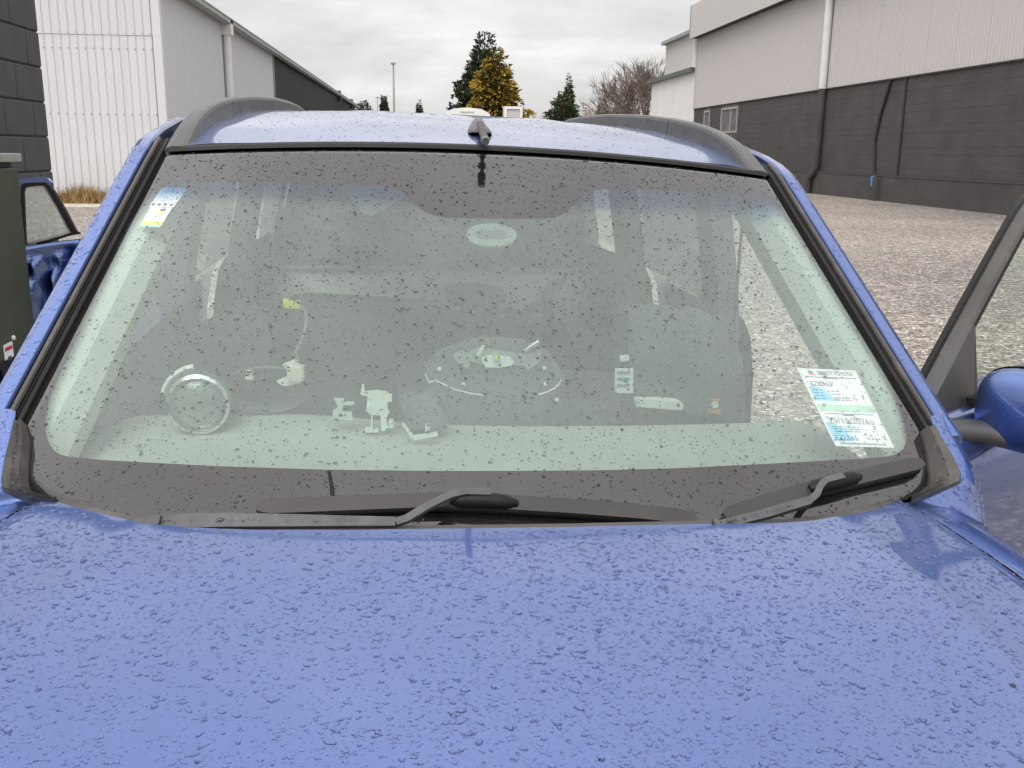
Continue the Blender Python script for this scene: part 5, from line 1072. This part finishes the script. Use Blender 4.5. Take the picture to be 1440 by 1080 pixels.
# dark round dish with knob and white block
yb = 0.30; base = cpl(372, 582, 1, yb); dish = in_car('lamp_carrier', 'dark oval lamp carrier with cream knob and white socket beside the fog lamp', 'car part', base)
def LL(u, v, y=yb, b=None): return cpl(u, v, 1, y) - (base if b is None else b)
ov = [LL(372 + 62 * math.cos(a), 548 + 32 * math.sin(a)) for a in np.linspace(0, 2 * math.pi, 28, endpoint=False)]
m_ = MB(); n = len(ov); ov2 = [p * np.array([0.75, 1, 0.75]) + np.array([0, 0.06, 0.012]) for p in ov]; fr_ = [p + np.array([0, -0.008, 0]) for p in ov]
m_.add(fr_ + ov + ov2, [(i, (i + 1) % n, n + (i + 1) % n, n + i) for i in range(n)] + [(n + i, n + (i + 1) % n, 2 * n + (i + 1) % n, 2 * n + i) for i in range(n)] + [tuple(2 * n + i for i in range(n))]); m_.build('carrier', M['trim_mid'], dish, auto=40)
kc = LL(351, 533, yb - 0.02); MB().lathe([(0.0085, 0), (0.0085, 0.004), (0.006, 0.005), (0.0058, 0.014), (0.0045, 0.016)], kc, 'z', 16).build('knob', M['cream'], dish, auto=40)
a_ = LL(395, 540, yb - 0.02); b2 = LL(428, 510, yb - 0.02)
MB().bbox(a_[0] + 0.012, a_[1] - 0.012, a_[2] + 0.006, b2[0], a_[1] + 0.02, b2[2] - 0.006, 0.003).build('socket', M['cream'], dish)
MB().prism([tuple(LL(u, v, yb - 0.02)[[0, 2]]) for u, v in ((389, 537), (400, 543), (426, 538), (428, 520), (414, 507), (397, 514), (407, 522), (406, 530))], a_[1] - 0.002, a_[1] + 0.016, 1).build('socket_flange', M['white_plastic'], dish)
# yellow plug on a cable
yp_ = 0.36; base = cpl(420, 508, 1, yp_); plug = in_car('yellow_connector', 'bright yellow cable plug standing on its grey lead above the lamp carrier', 'connector', base)
def LP(u, v): return cpl(u, v, 1, yp_) - base
MB().tube([LP(421, 510), LP(415, 497), (LP(415, 497) + LP(428, 470)) / 2, LP(428, 470), LP(431, 448), LP(428, 436), LP(423, 430)], 0.003, 8).build('lead', M['headliner'], plug, auto=60)
p0, p1 = LP(399, 433), LP(423, 423); MB().bbox(p0[0], -0.010, p0[2], p1[0], 0.010, p1[2], 0.0025).build('plug_body', M['yellow'], plug)
p0, p1 = LP(399, 427), LP(406, 420); MB().bbox(p0[0] - 0.001, -0.007, p0[2] - 0.003, p1[0], 0.007, p1[2], 0.002).build('plug_latch', M['yellow'], plug)
# white brackets
def bracket(label, u0, outline, holes=(), y=0.22, th=0.012, mat=None, name='plastic_bracket'):
    base = cpl(u0[0], u0[1], 1, y); o = in_car(name, label, 'bracket', base)
    MB().prism([tuple((cpl(u, v, 1, y) - base)[[0, 2]]) for u, v in outline], -th / 2, th / 2, 1).build('plate', mat or M['white_plastic'], o)
    for u, v, w, h_ in holes:
        a = cpl(u, v, 1, y) - base; MB().box(a[0] - w, -th, a[2] - h_, a[0] + w, th * 0.9, a[2] + h_).build('lug', mat or M['white_plastic'], o)
    return o
bracket('white plastic bracket with square lugs standing on the dashboard', (530, 606), [(507, 554), (509, 541), (512, 541), (513, 551), (530, 549), (544, 551), (548, 555), (545, 562), (545, 576), (548, 578), (545, 582), (543, 592), (546, 600), (541, 605), (536, 604), (535, 583), (519, 582), (516, 572), (517, 556)], [(548, 559, 0.004, 0.005), (550, 595, 0.004, 0.006), (523, 604, 0.012, 0.002), (523, 593, 0.0012, 0.012), (518, 573, 0.003, 0.006)])
bracket('small pale bracket beside the white plastic bracket', (482, 592), [(470, 560), (484, 561), (483, 570), (480, 578), (495, 579), (496, 590), (468, 589), (468, 578), (476, 572)], [(490, 567, 0.010, 0.001)], 0.22, 0.01, M['trim_light'], 'pale_bracket')
# grey module
yb = 0.20; base = cpl(600, 612, 1, yb); mod = in_car('control_module', 'dark grey ribbed control module with white bracket on the dashboard', 'module', base)
def LM(u, v, y=yb): return cpl(u, v, 1, y) - base
q0, q1, q2, q3 = LM(572, 600), LM(628, 602), LM(560, 560, 0.36), LM(608, 556, 0.36)
zt_ = 0.034; Vb = [q0 * np.array([1, 1, 0]) + np.array([0, 0, 0.004]), q1 * np.array([1, 1, 0]) + np.array([0, 0, 0.004]), q3 * np.array([1, 1, 0]) + np.array([0, 0, 0.004]), q2 * np.array([1, 1, 0]) + np.array([0, 0, 0.004])]
bm = bmesh.new(); vv = [bm.verts.new(p) for p in Vb] + [bm.verts.new(p + np.array([0, 0, zt_])) for p in Vb]
for f in ((3, 2, 1, 0), (4, 5, 6, 7), (0, 1, 5, 4), (1, 2, 6, 5), (2, 3, 7, 6), (3, 0, 4, 7)): bm.faces.new([vv[i] for i in f])
bmesh.ops.bevel(bm, geom=list(bm.edges), offset=0.007, segments=3, affect='EDGES'); me = bpy.data.meshes.new('case'); bm.to_mesh(me); bm.free(); me.materials.append(M['trim_mid']); o = link(bpy.data.objects.new('case', me), mod)
for i in range(4):
    t = 0.25 + 0.17 * i; A0 = Vb[0] + (Vb[3] - Vb[0]) * t; A1 = Vb[1] + (Vb[2] - Vb[1]) * t; m_ = MB(); ribp = [A0 * 0.85 + A1 * 0.15 + np.array([0, 0, zt_ + 0.0005]), A0 * 0.15 + A1 * 0.85 + np.array([0, 0, zt_ + 0.0005])]; m_.tube(ribp, 0.003, 6); m_.build('rib', M['trim_dark'], mod)
MB().prism([tuple(LM(u, v, yb - 0.02)[[0, 2]]) for u, v in ((565, 595), (568, 594), (582, 612), (615, 607), (616, 612), (580, 618))], -0.026, -0.018, 1).build('bracket', M['white_plastic'], mod)
p0 = LM(601, 600, yb - 0.02); MB().box(p0[0] - 0.004, -0.03, p0[2] - 0.006, p0[0] + 0.004, -0.022, p0[2] + 0.006).build('tab', M['trim_light'], mod)
# steering airbag unit: dark dish, thin pale rim, steel plate, yellow plug, wires
ya_ = 0.34; base = cpl(692, 612, 1, ya_); abg = in_car('airbag_unit', 'stripped steering airbag unit with steel plate, yellow plug and loose wires', 'airbag', base)
def LA(u, v, y=ya_): return cpl(u, v, 1, y) - base
hull = [(597, 520), (620, 498), (660, 484), (700, 480), (740, 484), (775, 500), (795, 528), (790, 548), (760, 575), (745, 600), (735, 615), (655, 615), (640, 580), (610, 552)]
MB().prism([tuple(LA(u, v)[[0, 2]]) for u, v in hull], 0.0, 0.05, 1).build('cover', M['trim_dark'], abg)
MB().tube([LA(u, v, ya_ - 0.01) for u, v in ((598, 526), (603, 537), (604, 538), (612, 535), (625, 541), (640, 548), (660, 553), (681, 556))], 0.0016, 6).build('rim_wire', M['white_plastic'], abg, auto=60)
MB().tube([LA(u, v, ya_ - 0.01) for u, v in ((757, 555), (770, 551), (780, 546), (787, 539), (789, 532), (792, 535))], 0.0016, 6).build('rim_wire', M['white_plastic'], abg, auto=60)
MB().prism([tuple(LA(u, v, ya_ - 0.012)[[0, 2]]) for u, v in ((637, 497), (650, 492), (657, 496), (672, 488), (688, 490), (712, 494), (738, 497), (752, 495), (756, 486), (761, 490), (760, 508), (750, 514), (742, 520), (736, 514), (720, 513), (700, 515), (680, 512), (662, 508), (658, 518), (648, 513), (640, 506))], -0.016, -0.010, 1).build('steel_plate', M['metal'], abg)
MB().prism([tuple(LA(u, v, ya_ - 0.014)[[0, 2]]) for u, v in ((676, 504), (688, 500), (716, 502), (722, 508), (718, 513), (700, 516), (682, 515))], -0.022, -0.016, 1).build('mounting_boss', M['white_plastic'], abg)
c_ = LA(699, 504, ya_ - 0.03); MB().bbox(c_[0] - 0.006, -0.034, c_[2] - 0.004, c_[0] + 0.006, -0.022, c_[2] + 0.004, 0.002).build('yellow_plug', M['yellow'], abg)
MB().tube([LA(u, v, ya_ - 0.02) for u, v in ((671, 474), (680, 475), (687, 479), (689, 486), (684, 491), (677, 495), (670, 504))], 0.0013, 6).build('wire', M['copper'], abg, auto=60)
MB().tube([LA(u, v, ya_ - 0.02) for u, v in ((673, 500), (676, 494), (681, 486))], [0.004, 0.005, 0.004], 8).build('wire_sleeve', M['cream'], abg, auto=60)
MB().tube([LA(u, v, ya_ - 0.02) for u, v in ((736, 494), (746, 488), (758, 480))], [0.003, 0.006, 0.005], 8).build('terminal', M['metal'], abg, auto=60)
for u, v in ((652, 541), (767, 540), (618, 519), (765, 518), (783, 562)):
    c_ = LA(u, v, ya_ - 0.004); MB().lathe([(0.004, 0.004), (0.004, -0.003), (0.002, -0.005)], c_, 'y', 8).build('rivet', M['white_plastic'], abg)

# ================================================================== crumpled spare door leaning by the wall
YDR = 5.32
base = np.array([wplane(80, 300, 1, YDR)[0], YDR, 0.0]); dd_ = empty('crumpled_car_door', base, 0, 'crumpled blue car door standing upright beyond the green cabinet', 'car door')
def LD(u, v, y=0.0): return wplane(u, v, 1, YDR + y) - base
def tilt(u): return (u - 40) / 80 * -0.0
fo = [(28, 262), (28, 253), (45, 251), (60, 249), (66, 251), (75, 262), (90, 288), (104, 318), (112, 331)]
fi = [(33, 345), (33, 268), (36, 262), (45, 261), (62, 260), (66, 262), (73, 275), (88, 303), (99, 327)]
def yaw_(u): return (u - 75) / 45 * 0.16          # the right hand end is farther away
m_ = MB(); a = [LD(u, v, yaw_(u)) for u, v in ((27, 258), (27, 252), (45, 250), (60, 248), (67, 250.5), (72, 256))]; b = [LD(u, v, yaw_(u)) for u, v in ((27, 263), (28, 258), (45, 256), (60, 256), (65, 257), (70, 262))]
m_.strip(a, b); m_.strip(a, [p + np.array([0, 0.04, -0.005]) for p in a]); m_.build('roof_edge', M['paint'], dd_, auto=50)
m_ = MB(); o1 = [(29, 345), (29, 262), (32, 258), (45, 257), (64, 256.5), (69, 259), (78, 273), (92, 297), (105, 322), (109, 329)]; i1 = [(36, 343), (33, 270), (35, 264), (45, 262), (62, 261), (65, 263), (73, 277), (86, 300), (97, 322), (101, 329)]
A = [LD(u, v, yaw_(u)) for u, v in o1]; B = [LD(u, v, yaw_(u)) for u, v in i1]; m_.strip(A, B); m_.strip(B, [p + np.array([0, 0.03, 0]) for p in B]); m_.strip(A, [p + np.array([0, 0.03, 0]) for p in A]); m_.build('window_frame', M['rubber'], dd_, auto=50)
gl = i1 + [(104, 328), (52, 343)]; MB().add([LD(u, v, yaw_(u) + 0.012) for u, v in i1 + [(48, 342)]], [tuple(range(len(i1) + 1))]).build('window_glass', M['sky_sheen_glass'], dd_)
m_ = MB(); m_.strip([LD(u, v, yaw_(u) - 0.01) for u, v in ((51, 341), (75, 335), (100, 327), (113, 326))], [LD(u, v, yaw_(u) - 0.01) for u, v in ((52, 346), (75, 339), (100, 331), (114, 329))]); m_.build('belt_strip', M['rubber'], dd_)
# crumpled skin: a dented sheet
nu_, nv_ = 44, 60; V = []; 
zb_ = 0.05
for i in range(nu_):
    for j in range(nv_):
        a = i / (nu_ - 1); b = j / (nv_ - 1)
        tl_ = np.array([40 + 82 * a, 347 - 17 * a + 6 * a * a]); top3 = LD(tl_[0], tl_[1], yaw_(tl_[0]) - 0.02); bot3 = np.array([top3[0] * 0.92 + 0.02, top3[1] - 0.02, zb_])
        p = top3 * (1 - b) + bot3 * b
        fold = 0.0; cr1 = abs(((a * 3.1 + b * 2.6) % 1) - 0.5); cr2 = abs(((a * 2.3 - b * 5.2 + 0.3) % 1) - 0.5)
        fold += 0.045 * math.exp(-((b - 0.02) / 0.03) ** 2) - 0.12 * math.exp(-((a - 0.66) / 0.24) ** 2 - ((b - 0.20) / 0.12) ** 2) + (0.13 * cr1 + 0.11 * cr2) * sm(0.03, 0.12, b) - 0.08 * math.exp(-((a - 0.28) / 0.07) ** 2) * sm(0.04, 0.15, b)
        V.append(p + np.array([0.25 * fold * (a - 0.4), -fold, 0.0]))
sk = mk('door_skin', V, grid_faces(nu_, nv_), M['paint'], dd_, False); sk['label'] = 'crumpled and torn blue door skin'
bk = [v + np.array([0, 0.07, 0]) for v in np.array(V)]
mk('inner_frame', bk, grid_faces(nu_, nv_), M['black'], dd_, False)
c_ = LD(116, 341, 0.10); MB().lathe([(0.020, 0.01), (0.022, -0.012), (0.012, -0.014)], c_, 'y', 14).build('mirror_hole_plug', M['black'], dd_)
MB().box(*(LD(27, 350, yaw_(27)) * np.array([1, 1, 0]) + np.array([0, 0.0, 0.0])), *(LD(44, 350, yaw_(44)) * np.array([1, 1, 0]) + np.array([0, 0.05, 0.80]))).build('shut_face', M['paint'], dd_)
